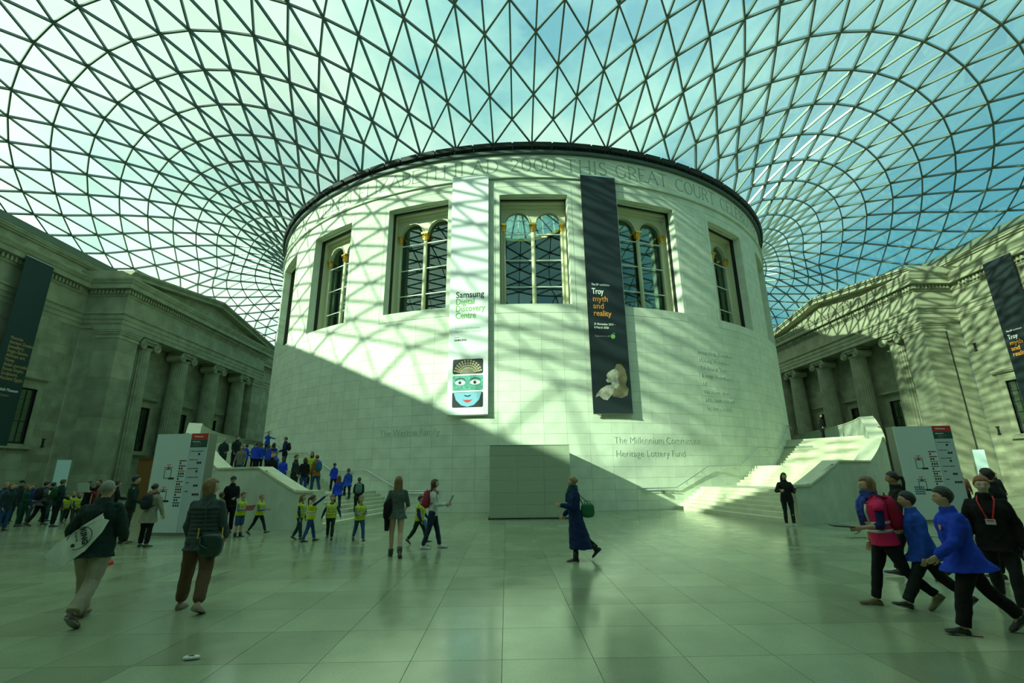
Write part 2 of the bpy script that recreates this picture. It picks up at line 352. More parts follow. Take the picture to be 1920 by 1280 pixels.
def bpane(mb, it):
    p, c = it[2], it[3]; nn = (p[1]-p[0]).cross(p[2]-p[0]).normalized(); nn = nn if nn.z > 0 else -nn
    q = []
    for x in p:
        d = (c-x); q.append(x+d*min(.2, .05/d.length)+nn*.075)
    mb.loft([q, [x+nn*.03 for x in q]])
split(items, bpane, 'glass_pane', 'glass_panes', PANE)
# gutter beam round the court, carrying the edge of the roof
g = MB()
for s in (1, -1): g.box(s*36.45, s*37.0, -51.6, 46.5, 19.12, 19.66)
g.box(-36.7, 36.7, -51.6, -51.0, 19.12, 19.66); g.box(-36.7, 36.7, 45.9, 46.5, 19.12, 19.66)
g.obj('gutter_beam', EDGE, roof)
# steel ring and vent boxes on the drum
def ring(mb, r0, r1, z0, z1, a0=-180, a1=180, n=240):
    rr = []
    for k in range(n+1):
        az = a0+(a1-a0)*k/n; p, q = pol(az, r0), pol(az, r1)
        rr.append([(p[0],p[1],z0),(q[0],q[1],z0),(q[0],q[1],z1),(p[0],p[1],z1)])
    return mb.loft(rr, cap=(a1-a0) < 359)
rg = empty('snow_gallery_ring', (0,-22.6,20.1), label='dark steel ring of vent boxes capping the round stone drum', cat='roof ring')
ring(MB(), 21.9, 22.60, 20.09, 20.27).obj('ring_beam', GUTTER, rg)
ring(MB(), 22.1, 22.34, 20.26, 20.98).obj('bearing_ring', VENTM, rg)
for k in range(120):
    az = 3*k-178.5
    mb = MB(); h = 1.38
    c = [(pol(az-h, 22.50), 20.42), (pol(az+h, 22.50), 20.42), (pol(az+h, 22.72), 20.45), (pol(az-h, 22.72), 20.45)]
    t = [(pol(az-h, 22.42), 20.64), (pol(az+h, 22.42), 20.64), (pol(az+h, 22.80), 20.68), (pol(az-h, 22.80), 20.68)]
    mb.hexa([(p[0],p[1],z) for p, z in c]+[(p[0],p[1],z) for p, z in t])
    for q in (-1, 1): mb.bar((*pol(az+q*.9, 22.35), 20.2), (*pol(az+q*.9, 22.62), 20.46), .06, .06)
    mb.obj('vent_box', VENTM, rg)
# ---------------------------------------------------------------- round stone drum (Reading Room wall)
drum = empty('wall_center', (0,-RD,ZF), label='round pale stone drum wall in the middle of the court', kind='structure')
def cblock(mb, a0, a1, z0, z1, r0=RD-.35, r1=RD, g=.0045, d=.0, n=2):
    ga = math.degrees(g/RD); a0 += ga; a1 -= ga; z0 += g; z1 -= g; rr = []
    for k in range(n+1):
        az = a0+(a1-a0)*k/n; p, q = pol(az, r0), pol(az, r1+d); rr.append([(p[0],p[1],z0),(q[0],q[1],z0),(q[0],q[1],z1),(p[0],p[1],z1)])
    return mb.loft(rr)
zc = [ZF]+[-.23+.55*k for k in range(1, 19)]+[10.10]
blocks = []
for i in range(len(zc)-1):
    for k in range(-26, 26):
        o = 0 if i % 2 == 0 or i % 5 == 3 else .0
        blocks.append((3*k+.6+o, 3*k+3.6+o, zc[i], zc[i+1]))
zz = [10.10]+[10.10+.5592*k for k in range(1, 15)]     # piers between the windows
WAZ = [18*k for k in range(-4, 5)]
for w in WAZ[:-1]:
    for i in range(14):
        if i % 3 == 0: cuts = [w+5.75, w+9.0, w+12.25]
        elif i % 3 == 1: cuts = [w+5.75, w+7.6, w+10.9, w+12.25]
        else: cuts = [w+5.75, w+10.2, w+12.25]
        for a_, b_ in zip(cuts[:-1], cuts[1:]): blocks.append((a_, b_, zz[i], zz[i+1]))
for k in range(-26, 26): blocks.append((3*k+.6, 3*k+3.6, 17.93, 18.42))
def bscore(b):
    az = (b[0]+b[1])/2; p = pol(az, RD); z = inview((p[0]*1.02, p[1]*1.02, (b[2]+b[3])/2))
    if z is None: return -1
    f = Vector((p[0]-CAMP[0], p[1]-CAMP[1])).normalized().dot(Vector(p).normalized())
    return -f*(b[1]-b[0])*(b[3]-b[2])/(z*z) if f < 0 else -1
srt = sorted(range(len(blocks)), key=lambda k: -bscore(blocks[k])); big = set(srt[:300])
rest = MB()
for k, b in enumerate(blocks):
    dd = (rng.rand()-.5)*.002
    if k in big: cblock(MB(), *b, d=dd).obj('stone_block', DRUM, drum)
    else: cblock(rest, *b, d=dd)
tag(rest.obj('stone_blocks', DRUM, drum), kind='stuff')
back = MB(); ring(back, RD-.5, RD-.02, ZF, 10.08)
for w in WAZ[:-1]: ring(back, RD-.5, RD-.02, 10.08, 17.95, w+5.8, w+12.2, 8)
ring(back, RD-.5, RD-.02, 17.95, 20.05)
ring(back, RD-.5, RD-.02, 10.08, 17.95, 77.8, 360-77.8, 100)
back.obj('wall_core', JOINT, drum)
ring(MB(), RD-.3, RD+.13, 18.45, 18.54).obj('string_course', DRUM, drum)
ring(MB(), RD-.3, RD+.06, 18.54, 18.60).obj('string_course', DRUM, drum)
fz = MB()
for k in range(-13, 13): cblock(MB(), 6*k+3.4, 6*k+9.4, 18.60, 20.08, n=4, g=.002).obj('frieze_stone', DRUM, drum)

# windows of the drum
oc = {}
def window(k, w):
    wn_ = empty('window_%d' % k, (*pol(w, RD), 10.1), label=None, kind='structure')
    f = MB()                          # smooth stone surround, outer edge grooved
    A, B, z0, z1, i0, i1 = 5.745, 5.07, 10.105, 17.925, 10.63, 17.39
    cblock(f, w-A, w+A, z0, i0, n=6, g=.014); cblock(f, w-A, w+A, i1, z1, n=6, g=.014)
    cblock(f, w-A+.025, w-B, i0-.02, i1+.02, n=1, g=.004, r0=RD-.6); cblock(f, w+B, w+A-.025, i0-.02, i1+.02, n=1, g=.004, r0=RD-.6)
    f.obj('stone_surround', DRUM, wn_)
    M = Matrix.Rotation(R_(w), 4, 'Z')
    def T(mb): mb.v = [tuple(M @ Vector(p)) for p in mb.v]; return mb
    hw = 1.97; r = MB()               # deep reveal in local frame: x across, y = -radius
    y0, y1, y2, y3 = -22.36, -21.84, -21.60, -21.12
    for s in (-1, 1):
        r.box(s*hw, s*(hw+.3), y0+.45, y1, i0-.3, i1+.3)
    r.box(-hw-.3, hw+.3, y0+.35, y1, i1, i1+.3); r.box(-hw-.3, hw+.3, y0+.35, y3, i0-.3, i0)
    T(r).obj('reveal', DRUM, wn_)
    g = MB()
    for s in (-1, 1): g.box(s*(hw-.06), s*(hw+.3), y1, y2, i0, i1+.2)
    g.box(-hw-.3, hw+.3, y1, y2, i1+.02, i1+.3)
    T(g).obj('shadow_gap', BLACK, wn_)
    c = MB()
    for s in (-1, 1): c.box(s*(hw-.02), s*(hw+.3), y2, y3-.0, i0, i1)
    c.box(-hw-.3, hw+.3, y2, y3, i1-.10, i1+.3)
    c.box(-hw, hw, y2+.25, y3, i1-.28, i1-.10)
    T(c).obj('cream_reveal', TIMBER, wn_)
    a = MB(); ya, yb = y3-.10, y3+.16; zs = 16.1; ra = .76; zt = i1-.1     # arcade plate with two round-headed openings
    xs = (-hw, -hw+.28, -.16, .16, hw-.28, hw)
    for x0, x1 in ((xs[0], xs[1]), (xs[4], xs[5])): a.box(x0, x1, ya, yb, i0-.1, zt)
    a.box(xs[2], xs[3], ya, yb, zs-.02, zt)
    for x0, x1 in ((xs[1], xs[2]), (xs[3], xs[4])):
        cx, rr_ = (x0+x1)/2, (x1-x0)/2
        for q in range(14):
            t0, t1 = math.pi*q/14, math.pi*(q+1)/14
            u0, v0, u1, v1 = cx-rr_*math.cos(t0), zs+rr_*math.sin(t0), cx-rr_*math.cos(t1), zs+rr_*math.sin(t1)
            a.hexa([(u0,ya,v0),(u1,ya,v1),(u1,yb,v1),(u0,yb,v0),(u0,ya,zt),(u1,ya,zt),(u1,yb,zt),(u0,yb,zt)])
            a.bar((u0, ya-.02, v0+.02), (u1, ya-.02, v1+.02), .05, .06, (0,1,0))
    T(a).obj('arcade_frame', TIMBER, wn_)
    s_ = MB(); s_.cyl((0, ya+.03), .125, i0-.1, 15.55, 16, .115)
    for s in (-1, 1): s_.cyl((s*(hw-.26), ya+.03), .09, i0-.1, 15.55, 10, .08)
    T(s_).obj('colonnette', TIMBER, wn_, smooth=True)
    def cap(x, q, ww):
        m_ = MB(); m_.cyl((x, ya+.02), .12*q, 15.52, 15.60, 12, .15*q); m_.cyl((x, ya+.02), .13*q, 15.60, 15.98, 12, .2*q)
        for n_ in range(10):
            t = 2*math.pi*n_/10
            for zz_, o_ in ((15.62, .17), (15.78, .2)):
                p0 = (x+q*.12*math.cos(t), ya+.02+q*.12*math.sin(t), zz_); p1 = (x+q*o_*math.cos(t), ya+.02+q*o_*math.sin(t), zz_+.15); p2 = (x+q*(o_+.07)*math.cos(t), ya+.02+q*(o_+.07)*math.sin(t), zz_+.12)
                m_.tube([p0, p1, p2], [.03, .035, .02], 5)
        m_.box(x-.25*q, x+.25*q, ya-.22*q, ya+.2*q, 15.98, 16.1)
        T(m_).obj('gilded_capital', GOLD, wn_)
    cap(0, .88, 1); cap(-hw+.24, .6, 1); cap(hw-.24, .6, 1)
    yg = y3+.10
    for zb in (15.42, 13.75, 12.08):
        T(MB().box(-hw+.2, hw-.2, ya+.02, ya+.07, zb-.025, zb+.025)).obj('glazing_bar', BARW, wn_)
    for x0, x1 in ((xs[1], 0), (0, xs[4])):
        T(MB().box(x0, x1, yg, yg+.02, i0-.1, zt)).obj('pane', WGLASS, wn_)
    return wn_
for k, w in enumerate(WAZ): window(k+1, w)

# interior of the drum, dome and oculus seen through the glass
dome = empty('reading_room_dome', (0,0,20), label='dark dome with a glazed ribbed oculus seen through the middle drum window', cat='dome')
prof = [(20.3, 2.0), (20.5, 17.9)]
dm = MB(); ringz = [(20.3, ZF)]+[(20.6, 17.6)]+[(20.6*math.cos(t), 17.6+12.0*math.sin(t)) for t in np.linspace(.08, math.acos(6.2/20.6), 12)]
rings = [[(*pol(az, r), z) for az in range(0, 360, 5)] for r, z in ringz]
# windows stay open: skip wall quads at window azimuths between 10 and 17.6
n = 72; o = 0
mbw = MB()
mbw.loft([rings[0], [(*pol(az, 20.35), 10.2) for az in range(0, 360, 5)]], cap=False)
mbw.loft(rings[1:], cap=False)
outer = [[(*pol(az, r+.35), z+.35) for az in range(0, 360, 5)] for r, z in ringz[1:]]
mbw.loft(outer, cap=False)
for az in range(-180, 180, 1):
    d = min(abs(((az+.5) - w + 180) % 360 - 180) for w in WAZ)
    if d > 5.4: p, q = pol(az, 20.4), pol(az+1, 20.4); mbw.add([(*p, 10.1), (*q, 10.1), (*q, 17.7), (*p, 17.7)], [(0,1,2,3)])
mbw.obj('dome_shell', INSIDE, dome)
zo = ringz[-1][1]
lan = MB()
for k in range(24): lan.bar((*pol(15*k, 6.1), zo), (*pol(15*k, 5.6), 32.6), .12, .12, (0,1,.1))
lan.obj('lantern_post', BARW, dome); lan = MB(); ring(lan, 5.3, 5.7, 32.5, 32.7, n=48); lan.obj('lantern_ring', BARW, dome)
orr = MB(); ring(orr, 5.5, 6.25, zo-.25, zo+.1, n=48); orr.obj('oculus_ring', GOLD, dome)
rb = MB()
for k in range(20):
    p, q = pol(18*k+9, 5.8), pol(18*k+9, .8); rb.tube([(*p, zo), (p[0]*.6, p[1]*.6, zo+1.1), (*q, zo+1.5)], .09, 6)
for k in range(40):
    for r_, z_ in ((4.6, zo+.5), (3.0, zo+1.15)):
        p, q, m_ = pol(9*k, r_), pol(9*k+9, r_), pol(9*k+4.5, r_+.35); rb.tube([(*p, z_), (*m_, z_-.05), (*q, z_)], .035, 5)
rb.obj('oculus_ribs', BLACK, dome)
gl = MB(); gl.loft([[(*pol(az, r), z) for az in range(0, 360, 10)] for r, z in ((5.8, zo+.05), (3.5, zo+1.1), (.8, zo+1.55))]); gl.obj('oculus_glass', PANE, dome)
rl = empty('roof_railing', (0,-4,32.8), label='thin white guard rail on top of the drum behind the glass roof', cat='railing')
m_ = MB()
for az in range(-60, 61, 15):
    p = pol(az, 5.2); m_.bar((*p, 32.6), (*p, 34.3), .05, .05, (0,1,0))
for z_ in (33.5, 34.3):
    m_.tube([(*pol(az, 5.2), z_) for az in range(-60, 61, 10)], .03, 5)
m_.bar((*pol(0, 5.2), 33.4), (*pol(30, 5.2), 34.3), .04, .04, (0,1,0)); m_.obj('rails', BARW, rl)
m_ = MB(); m_.tube([(1.2,-5,32.6),(1.2,-5,34.7)], .05, 6); m_.sphere((1.2,-5,34.8), .14); m_.obj('beacon', BARW, rl)

# ---- carved frieze: capitals drawn as strokes with serifs
G = {
'A': ('l', [(0,0,.5,1,1), (.5,1,1,0,2), (.2,.38,.8,.38,1)], 1.0), 'B': ('l', [(.1,0,.1,1,2), 'D.1,.5,.55,.5', 'd.1,0,.62,.5'], .72),
'E': ('l', [(.1,0,.1,1,2), (.1,1,.65,1,1), (.1,.5,.55,.5,1), (.1,0,.68,0,1)], .74), 'Z': ('l', [(.05,1,.85,1,1), (.85,1,.05,0,2), (.05,0,.88,0,1)], .92),
'H': ('l', [(.12,0,.12,1,2), (.88,0,.88,1,2), (.12,.5,.88,.5,1)], 1.), 'I': ('l', [(.15,0,.15,1,2)], .3), 'L': ('l', [(.1,0,.1,1,2), (.1,0,.65,0,1)], .7),
'T': ('l', [(.45,0,.45,1,2), (0,1,.9,1,1)], .9), 'N': ('l', [(.1,0,.1,1,1), (.1,1,.85,0,2), (.85,0,.85,1,1)], .95),
'M': ('l', [(.05,0,.15,1,1), (.15,1,.55,.05,2), (.55,.05,.95,1,1), (.95,1,1.05,0,2)], 1.1),
'Y': ('l', [(0,1,.45,.5,2), (.9,1,.45,.5,1), (.45,.5,.45,0,2)], .9), 'W': ('l', [(0,1,.3,0,2), (.3,0,.6,1,1), (.6,1,.9,0,2), (.9,0,1.2,1,1)], 1.2),
'V': ('l', [(0,1,.42,0,2), (.42,0,.84,1,1)], .85), 'J': ('l', [(.3,1,.3,.1,2), (.3,.1,.05,-.1,1)], .45),
'U': ('l', [(.1,1,.1,.3,2), (.85,1,.85,.3,1), 'a.475,.3,.375,.3,180,360'], .95),
'D': ('l', [(.1,0,.1,1,2), (.1,1,.4,1,1), (.1,0,.4,0,1), 'a.4,.5,.5,.5,-90,90'], .95), 'O': ('l', ['a.5,.5,.48,.5,0,360'], 1.),
'0': ('l', ['a.42,.5,.36,.5,0,360'], .84), '2': ('l', ['a.35,.72,.28,.28,-10,170', (.62,.66,.05,.02,1), (.05,.02,.72,.02,2)], .75),
'Q': ('l', ['a.5,.5,.48,.5,0,360', (.55,.05,1.05,-.2,2)], 1.05), 'C': ('l', ['a.52,.5,.48,.5,45,315'], .9),
'G': ('l', ['a.52,.5,.48,.5,45,315', (.87,.42,.87,.12,2)], 1.), 'S': ('l', ['a.32,.76,.24,.24,30,270', 'a.32,.26,.26,.26,-150,90'], .62),
'R': ('l', [(.1,0,.1,1,2), 'D.1,.5,.58,.5', (.4,.5,.82,0,2)], .82)}
def carve(mb, txt, az0, az1, z0, h, R=RD, rel=.012, sw=.058):
    Wd = sum((G[c][2] if c in G else .45)+.18 for c in txt); u = (az1-az0)/Wd; x = 0
    k = R*R_(1)*u
    def place(px, py):   # px in letter units (unit height) scaled so the text spans az0..az1
        az = az0+px*u; p = pol(az, R+rel); q = pol(az, R-.03); return (*p, z0+py*h), (*q, z0+py*h)
    def seg(x0, y0, x1, y1, w):
        w = w*.5; dx, dy = (x1-x0)*k, (y1-y0)*h; l = math.hypot(dx, dy) or 1; nx, ny = -dy/l*w/k, dx/l*w/h
        pts = [(x0+nx,y0+ny),(x0-nx,y0-ny),(x1-nx,y1-ny),(x1+nx,y1+ny)]; a_ = [place(*p) for p in pts]
        mb.hexa([p[1] for p in a_]+[p[0] for p in a_])
    for c in txt:
        if c not in G: x += .63; continue
        for s in G[c][1]:
            if isinstance(s, tuple):
                x0, y0, x1, y1, wt = s; seg(x+x0, y0, x+x1, y1, sw*(.6 if wt == 1 else 1.05))
                for px, py in ((x0,y0),(x1,y1)):
                    if wt and (py in (0, 1)) and abs(x1-x0) < .6: seg(x+px-.1, py, x+px+.1, py, sw*.7)
            else:
                v = [float(t) for t in s[1:].split(',')]
                if s[0] == 'a': cx, cy, rx, ry, t0, t1 = v
                else: cx, cy, rx, ry, t0, t1 = v[0]+v[2]*.35, v[1]+.25, v[2]*.75, .25, -90, 90
                nn_ = 14; P = [(x+cx+rx*math.cos(R_(t0+(t1-t0)*i/nn_)), cy+ry*math.sin(R_(t0+(t1-t0)*i/nn_))) for i in range(nn_+1)]
                for (a0, b0), (a1_, b1_) in zip(P[:-1], P[1:]):
                    seg(a0, b0, a1_, b1_, sw*(.55+.5*abs(math.sin(math.atan2((b1_-b0), (a1_-a0))))))
                if s[0] != 'a':
                    for yy in (v[1], v[1]+.5): seg(x+v[0], yy, x+cx, yy, sw*.6)
        x += G[c][2]+.18
CARVE_SHADE = mat('carved_lettering_shade', (.25, .32, .24), .9)  # shade of the incised cuts painted as a darker stone colour
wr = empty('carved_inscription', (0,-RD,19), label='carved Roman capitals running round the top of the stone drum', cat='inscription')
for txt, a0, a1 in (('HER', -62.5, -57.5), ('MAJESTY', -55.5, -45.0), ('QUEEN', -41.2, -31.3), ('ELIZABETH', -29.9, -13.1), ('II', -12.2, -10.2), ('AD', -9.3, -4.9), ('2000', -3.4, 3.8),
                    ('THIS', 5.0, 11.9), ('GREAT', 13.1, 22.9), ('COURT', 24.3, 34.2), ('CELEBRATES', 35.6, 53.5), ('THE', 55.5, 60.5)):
    m_ = MB(); carve(m_, txt, a0, a1, 18.93, .86); m_.obj('word', CARVE_SHADE, wr)
def curved_text(txt, az0, zb, size, R=RD, rel=.006, az1=None, ext=.008):
    v, f = text_mesh(txt, size, ext, bold=-.011*size/.5); xm = max(p[0] for p in v)
    if az1 is not None: sx = (az1-az0)*R_(1)*R/xm
    else: sx = 1
    mb = MB(); mb.add([(*pol(az0+math.degrees(p[0]*sx/R), R+rel+p[2]), zb+p[1]) for p in v], f); return mb
CARVE_SHADE2 = mat('carved_lettering_low_shade', (.36, .45, .36), .9)  # paler tone, again painting the shade of cut letters on the stone
dn = empty('donor_inscription', (*pol(-18, RD), 3.8), label='carved donor words low on the left of the drum wall', cat='inscription')
curved_text('The Weston Family', -22.3, 3.66, .52, az1=-13.3).obj('lettering', CARVE_SHADE2, dn)
dn = empty('donor_inscription', (*pol(16, RD), 3.0), label='two carved donor lines low on the right of the drum wall', cat='inscription')
curved_text('The Millennium Commission', 9.8, 3.12, .5, az1=23.2).obj('lettering', CARVE_SHADE2, dn)
curved_text('Heritage Lottery Fund', 9.9, 2.45, .5, az1=20.3).obj('lettering', CARVE_SHADE2, dn)
dn = empty('donor_inscription', (*pol(29, RD), 6.6), label='column of small carved names on the right flank of the drum', cat='inscription')
for i, s in enumerate(['Annenberg Foundation', 'Hotung Foundation', 'Wellcome Trust', 'Kresge Foundation', 'of', 'the court were', 'also made possible', 'by many others']):
    curved_text(s, 24.7+.08*i, 8.25-.46*i, .34).obj('lettering', CARVE_SHADE2, dn)

# ---------------------------------------------------------------- hanging banners on the drum
def txt_on(fr, txt, size, u, v, m, parent, ext=.003, w=None, space=1., bold=0., name='lettering', d=.0, rot=0.):
    vv, f = text_mesh(txt, size, ext, space=space, bold=bold); o_, X, Y, Z = fr
    s = 1
    if w: s = w/max(p[0] for p in vv)
    mb = MB(); ca, sa = math.cos(rot), math.sin(rot)
    mb.add([o_+X*(u+p[0]*s*ca-p[1]*sa)+Y*(v+p[0]*s*sa+p[1]*ca)+Z*(p[2]+ext+d) for p in vv], f); return mb.obj(name, m, parent)
def quad_on(mb, fr, u0, u1, v0, v1, d0, d1):
    o_, X, Y, Z = fr; P = lambda u, v, d: o_+X*u+Y*v+Z*d
    return mb.hexa([P(u0,v0,d0),P(u1,v0,d0),P(u1,v1,d0),P(u0,v1,d0),P(u0,v0,d1),P(u1,v0,d1),P(u1,v1,d1),P(u0,v1,d1)])
def ell_on(mb, fr, cu, cv, ru, rv, d, th=.003, n=20, a0=0, a1=360, rot=0):
    o_, X, Y, Z = fr; pts = []
    for i in range(n):
        t = R_(a0+(a1-a0)*i/(n if a1-a0 == 360 else n-1)); x, y = ru*math.cos(t), rv*math.sin(t); c, s = math.cos(R_(rot)), math.sin(R_(rot))
        pts.append((cu+x*c-y*s, cv+x*s+y*c))
    mb.loft([[o_+X*u+Y*v+Z*d for u, v in pts], [o_+X*u+Y*v+Z*(d+th) for u, v in pts]]); return mb
def poly_on(mb, fr, pts, d, th=.003):
    o_, X, Y, Z = fr; return mb.loft([[o_+X*u+Y*v+Z*d for u, v in pts], [o_+X*u+Y*v+Z*(d+th) for u, v in pts]])
def frame(az, r, z): 
    p = pol(az, r); Zv = Vector((p[0], p[1], 0)).normalized(); Xv = Vector((0,0,1)).cross(Zv); return (Vector((p[0], p[1], z)), Xv.normalized(), Vector((0,0,1)), Zv)
WHITE = mat('banner_white', (.80, .86, .84), .8); NAVY = mat('banner_black', (.008, .018, .022), .6); INK = mat('ink_black', (.01, .02, .02), .7)
GRN = mat('print_green', (.17, .42, .10), .7); ORG = mat('print_orange', (.75, .30, .04), .7); PW = mat('print_white', (.85, .9, .85), .7); RED = mat('print_red', (.55, .03, .04), .6)
def banner(az, m, label, w=2.16):
    fr = frame(az, RD+.20, 4.62); b = empty('hanging_banner', fr[0], label=label, cat='banner')
    mb = MB(); quad_on(mb, fr, -w/2, w/2, 0, 14.02, 0, .012); mb.obj('cloth', m, b)
    mb = MB(); quad_on(mb, fr, -w/2, w/2, -.05, .01, -.03, .03); mb.obj('bottom_batten', BRUSHED, b)
    mb = MB(); quad_on(mb, fr, -w/2, w/2, 14.0, 14.06, -.03, .03); mb.obj('top_batten', BRUSHED, b)
    mb = MB()
    for u in (-w/2+.2, w/2-.2):
        for v in (.02, 14.03): mb.bar(fr[0]+fr[1]*u+fr[2]*v-fr[3]*.22, fr[0]+fr[1]*u+fr[2]*v, .03, .03)
    mb.obj('wall_bracket', BRUSHED, b); return b, (fr[0]+fr[3]*.013, fr[1], fr[2], fr[3])
b, fr = banner(-9.36, WHITE, 'long white banner with black and green words on the drum, left of centre')
txt_on(fr, 'Samsung', .5, -.74, 6.42, INK, b, w=1.6, bold=.006)
for i, (s, w_) in enumerate((('Digital', 1.05), ('Discovery', 1.65), ('Centre', 1.15))): txt_on(fr, s, .5, -.74, 6.02-.40*i, GRN, b, w=w_, bold=.006)
for i in range(2): txt_on(fr, ('Explore and discover', 'the Museum collection')[i], .16, -.74, 4.62-.2*i, mat('print_pale_green', (.5, .62, .5), .7), b)
txt_on(fr, 'SAMSUNG', .15, -.78, 3.95, INK, b, bold=.004); mb = MB(); quad_on(mb, fr, -.78, -.5, 4.14, 4.16, 0, .003); mb.obj('rule', INK, b)
SKINB = mat('print_blue', (.20, .45, .62), .7); TURQ = mat('print_turquoise', (.10, .36, .30), .7, noise=.4, nscale=9); TAN = mat('print_tan', (.42, .36, .22), .7, noise=.3, nscale=12)
for i, z_ in enumerate((1.86, .98, .10)):
    z_ = z_+.28
    mb = MB(); pts = []
    for cx_, cy_, a0 in ((.74,.72,0),(-.74,.72,90),(-.74,.08,180),(.74,.08,270)):
        pts += [(cx_+.08*math.cos(R_(a0+30*t)), z_+cy_+.08*math.sin(R_(a0+30*t))) for t in range(4)]
    poly_on(mb, fr, pts, 0); p_ = mb.obj('picture_panel', (INK, TURQ, INK)[i], b)
    if i == 0:
        mb = MB()
        for r_ in range(4):
            for q in range(13):
                t = R_(12+q*13); u, v = (.72-.11*r_)*math.cos(t), z_+.04+(.68-.13*r_)*math.sin(t)
                ell_on(mb, fr, u, v, .055, .055, .003, .006, 8)
        tag(mb.obj('curls', TAN, p_), kind='stuff')
        mb = MB(); ell_on(mb, fr, 0, z_+.02, .34, .3, .003, .003, 16, 0, 180); mb.obj('brow', mat('print_grey', (.2,.2,.15), .7), p_)
    if i == 1:
        for s in (-1, 1):
            c_ = s*.4
            mb = MB(); ell_on(mb, fr, c_, z_+.42, .27, .12, .003); mb.obj('eye_white', PW, p_)
            mb = MB(); ell_on(mb, fr, c_-.02, z_+.42, .085, .085, .006, n=12); mb.obj('pupil', INK, p_)
            mb = MB(); poly_on(mb, fr, [(c_+.32*math.cos(t), z_+.44+.24*math.sin(t)) for t in np.linspace(.4, 2.7, 9)]+[(c_+.30*math.cos(t), z_+.43+.2*math.sin(t)) for t in np.linspace(2.7, .4, 9)], .003); mb.obj('brow', INK, p_)
    if i == 2:
        mb = MB(); poly_on(mb, fr, [(-.74,z_+.78),(.74,z_+.78),(.62,z_+.4),(.34,z_+.12),(.0,z_+.03),(-.34,z_+.12),(-.62,z_+.4)], .003); mb.obj('face', SKINB, p_)
        mb = MB(); poly_on(mb, fr, [(-.2,z_+.66),(-.14,z_+.58),(0,z_+.54),(.14,z_+.58),(.2,z_+.66),(.08,z_+.63),(0,z_+.6),(-.08,z_+.63)], .006); mb.obj('nostrils', INK, p_)
        mb = MB(); poly_on(mb, fr, [(-.28,z_+.42),(-.1,z_+.38),(0,z_+.40),(.1,z_+.38),(.28,z_+.42),(.12,z_+.28),(0,z_+.25),(-.12,z_+.28)], .006); mb.obj('lips', RED, p_)
b, fr = banner(9.80, NAVY, 'long black banner with orange and white words on the drum, right of centre')
txt_on(fr, 'The BP exhibition', .17, -.78, 7.05, PW, b, w=1.05, bold=.003); txt_on(fr, 'Troy', .48, -.78, 6.55, PW, b, w=.68, bold=.006)
for i, (s, w_) in enumerate((('myth', .88), ('and', .62), ('reality', 1.04))): txt_on(fr, s, .46, -.76+.0*i, 6.12-.42*i, ORG, b, w=w_, bold=.006)
txt_on(fr, '21 November 2019 \u2013', .17, -.76, 4.76, PW, b, w=1.22); txt_on(fr, '8 March 2020', .17, -.76, 4.56, PW, b, w=.82)
txt_on(fr, 'Supported by BP', .13, -.76, 4.10, mat('print_dim', (.3,.35,.33), .7), b)
lg = MB()
for k in range(18): ell_on(lg, fr, .27+.07*math.cos(R_(20*k)), 4.14+.07*math.sin(R_(20*k)), .075, .03, .0, .003, 8, rot=20*k)
lg = lg.obj('burst_logo', mat('logo_green', (.12, .5, .10), .6), b); m_ = MB()
for k in range(18): ell_on(m_, fr, .27+.04*math.cos(R_(20*k+10)), 4.14+.04*math.sin(R_(20*k+10)), .05, .02, .003, .003, 8, rot=20*k+10)
m_.obj('logo_heart', mat('logo_pale', (.7, .85, .3), .6), lg); txt_on(fr, 'bp', .12, .28, 4.3, GRN, b)
SC1 = mat('print_marble', (.42, .42, .33), .7, noise=.5, nscale=3.5); SC2 = mat('print_marble_shade', (.16, .15, .08), .7, noise=.5, nscale=3)
for nm, m_, pts in (('shoulder_shade', SC2, [(.0,.9),(.5,.8),(.84,.95),(.95,1.3),(.7,1.6),(.3,1.5),(.1,1.3)]), ('torso', SC1, [(-.92,.82),(-.7,.9),(-.5,.72),(-.28,.68),(-.12,.85),(.02,1.02),(.16,1.3),(.02,1.5),(-.3,1.45),(-.62,1.25),(-.85,1.0)]),
        ('hair', SC2, [(.1,1.7),(.2,2.3),(.35,2.62),(.62,2.64),(.82,2.35),(.9,1.9),(.8,1.5),(.55,1.35)]), ('neck', SC1, [(.0,1.4),(.0,1.75),(.35,1.9),(.45,1.5),(.25,1.3)]),
        ('face', SC1, [(-.22,1.62),(-.3,1.72),(-.2,1.86),(-.26,1.98),(-.16,2.14),(.05,2.28),(.28,2.38),(.42,2.2),(.4,1.9),(.2,1.72),(0,1.62)])):
    mb = MB(); poly_on(mb, fr, pts, {'hair': .003, 'neck': .004, 'face': .007, 'torso': .006, 'shoulder_shade': .002}[nm], .002); mb.obj(nm, m_, b)

# ---------------------------------------------------------------- boxed-in doorway in front of the drum
bx = empty('boarded_box', (-.7,-26.2,ZF), label='square stone-clad box standing against the foot of the drum', cat='box')
x0, x1, yf, zt = -2.40, 1.02, -25.95, 2.86
yb_ = -22.2; mb = MB(); mb.box(x0+.03, x1-.03, yf+.03, yb_, ZF+.05, zt-.02); mb.obj('carcass', JOINT, bx)
xs_ = [x0, x0+1.18, x0+2.3, x1]; zs_ = [ZF+.05, .44, .92, 1.42, 1.94, 2.42, zt]
for i in range(3):
    for j in range(6):
        MB().box(xs_[i]+.003, xs_[i+1]-.003, yf, yf+.06, zs_[j]+.003, zs_[j+1]-.003).obj('stone_panel', DARKP, bx)
ys_ = [yf+.061, yf+1.2, yf+2.4, yb_]
for xx in (x0, x1-.03):
    for i in range(3):
        for j in range(6): MB().box(xx, xx+.03, ys_[i]+.003, ys_[i+1]-.003, zs_[j]+.003, zs_[j+1]-.003).obj('stone_panel', DARKP, bx)
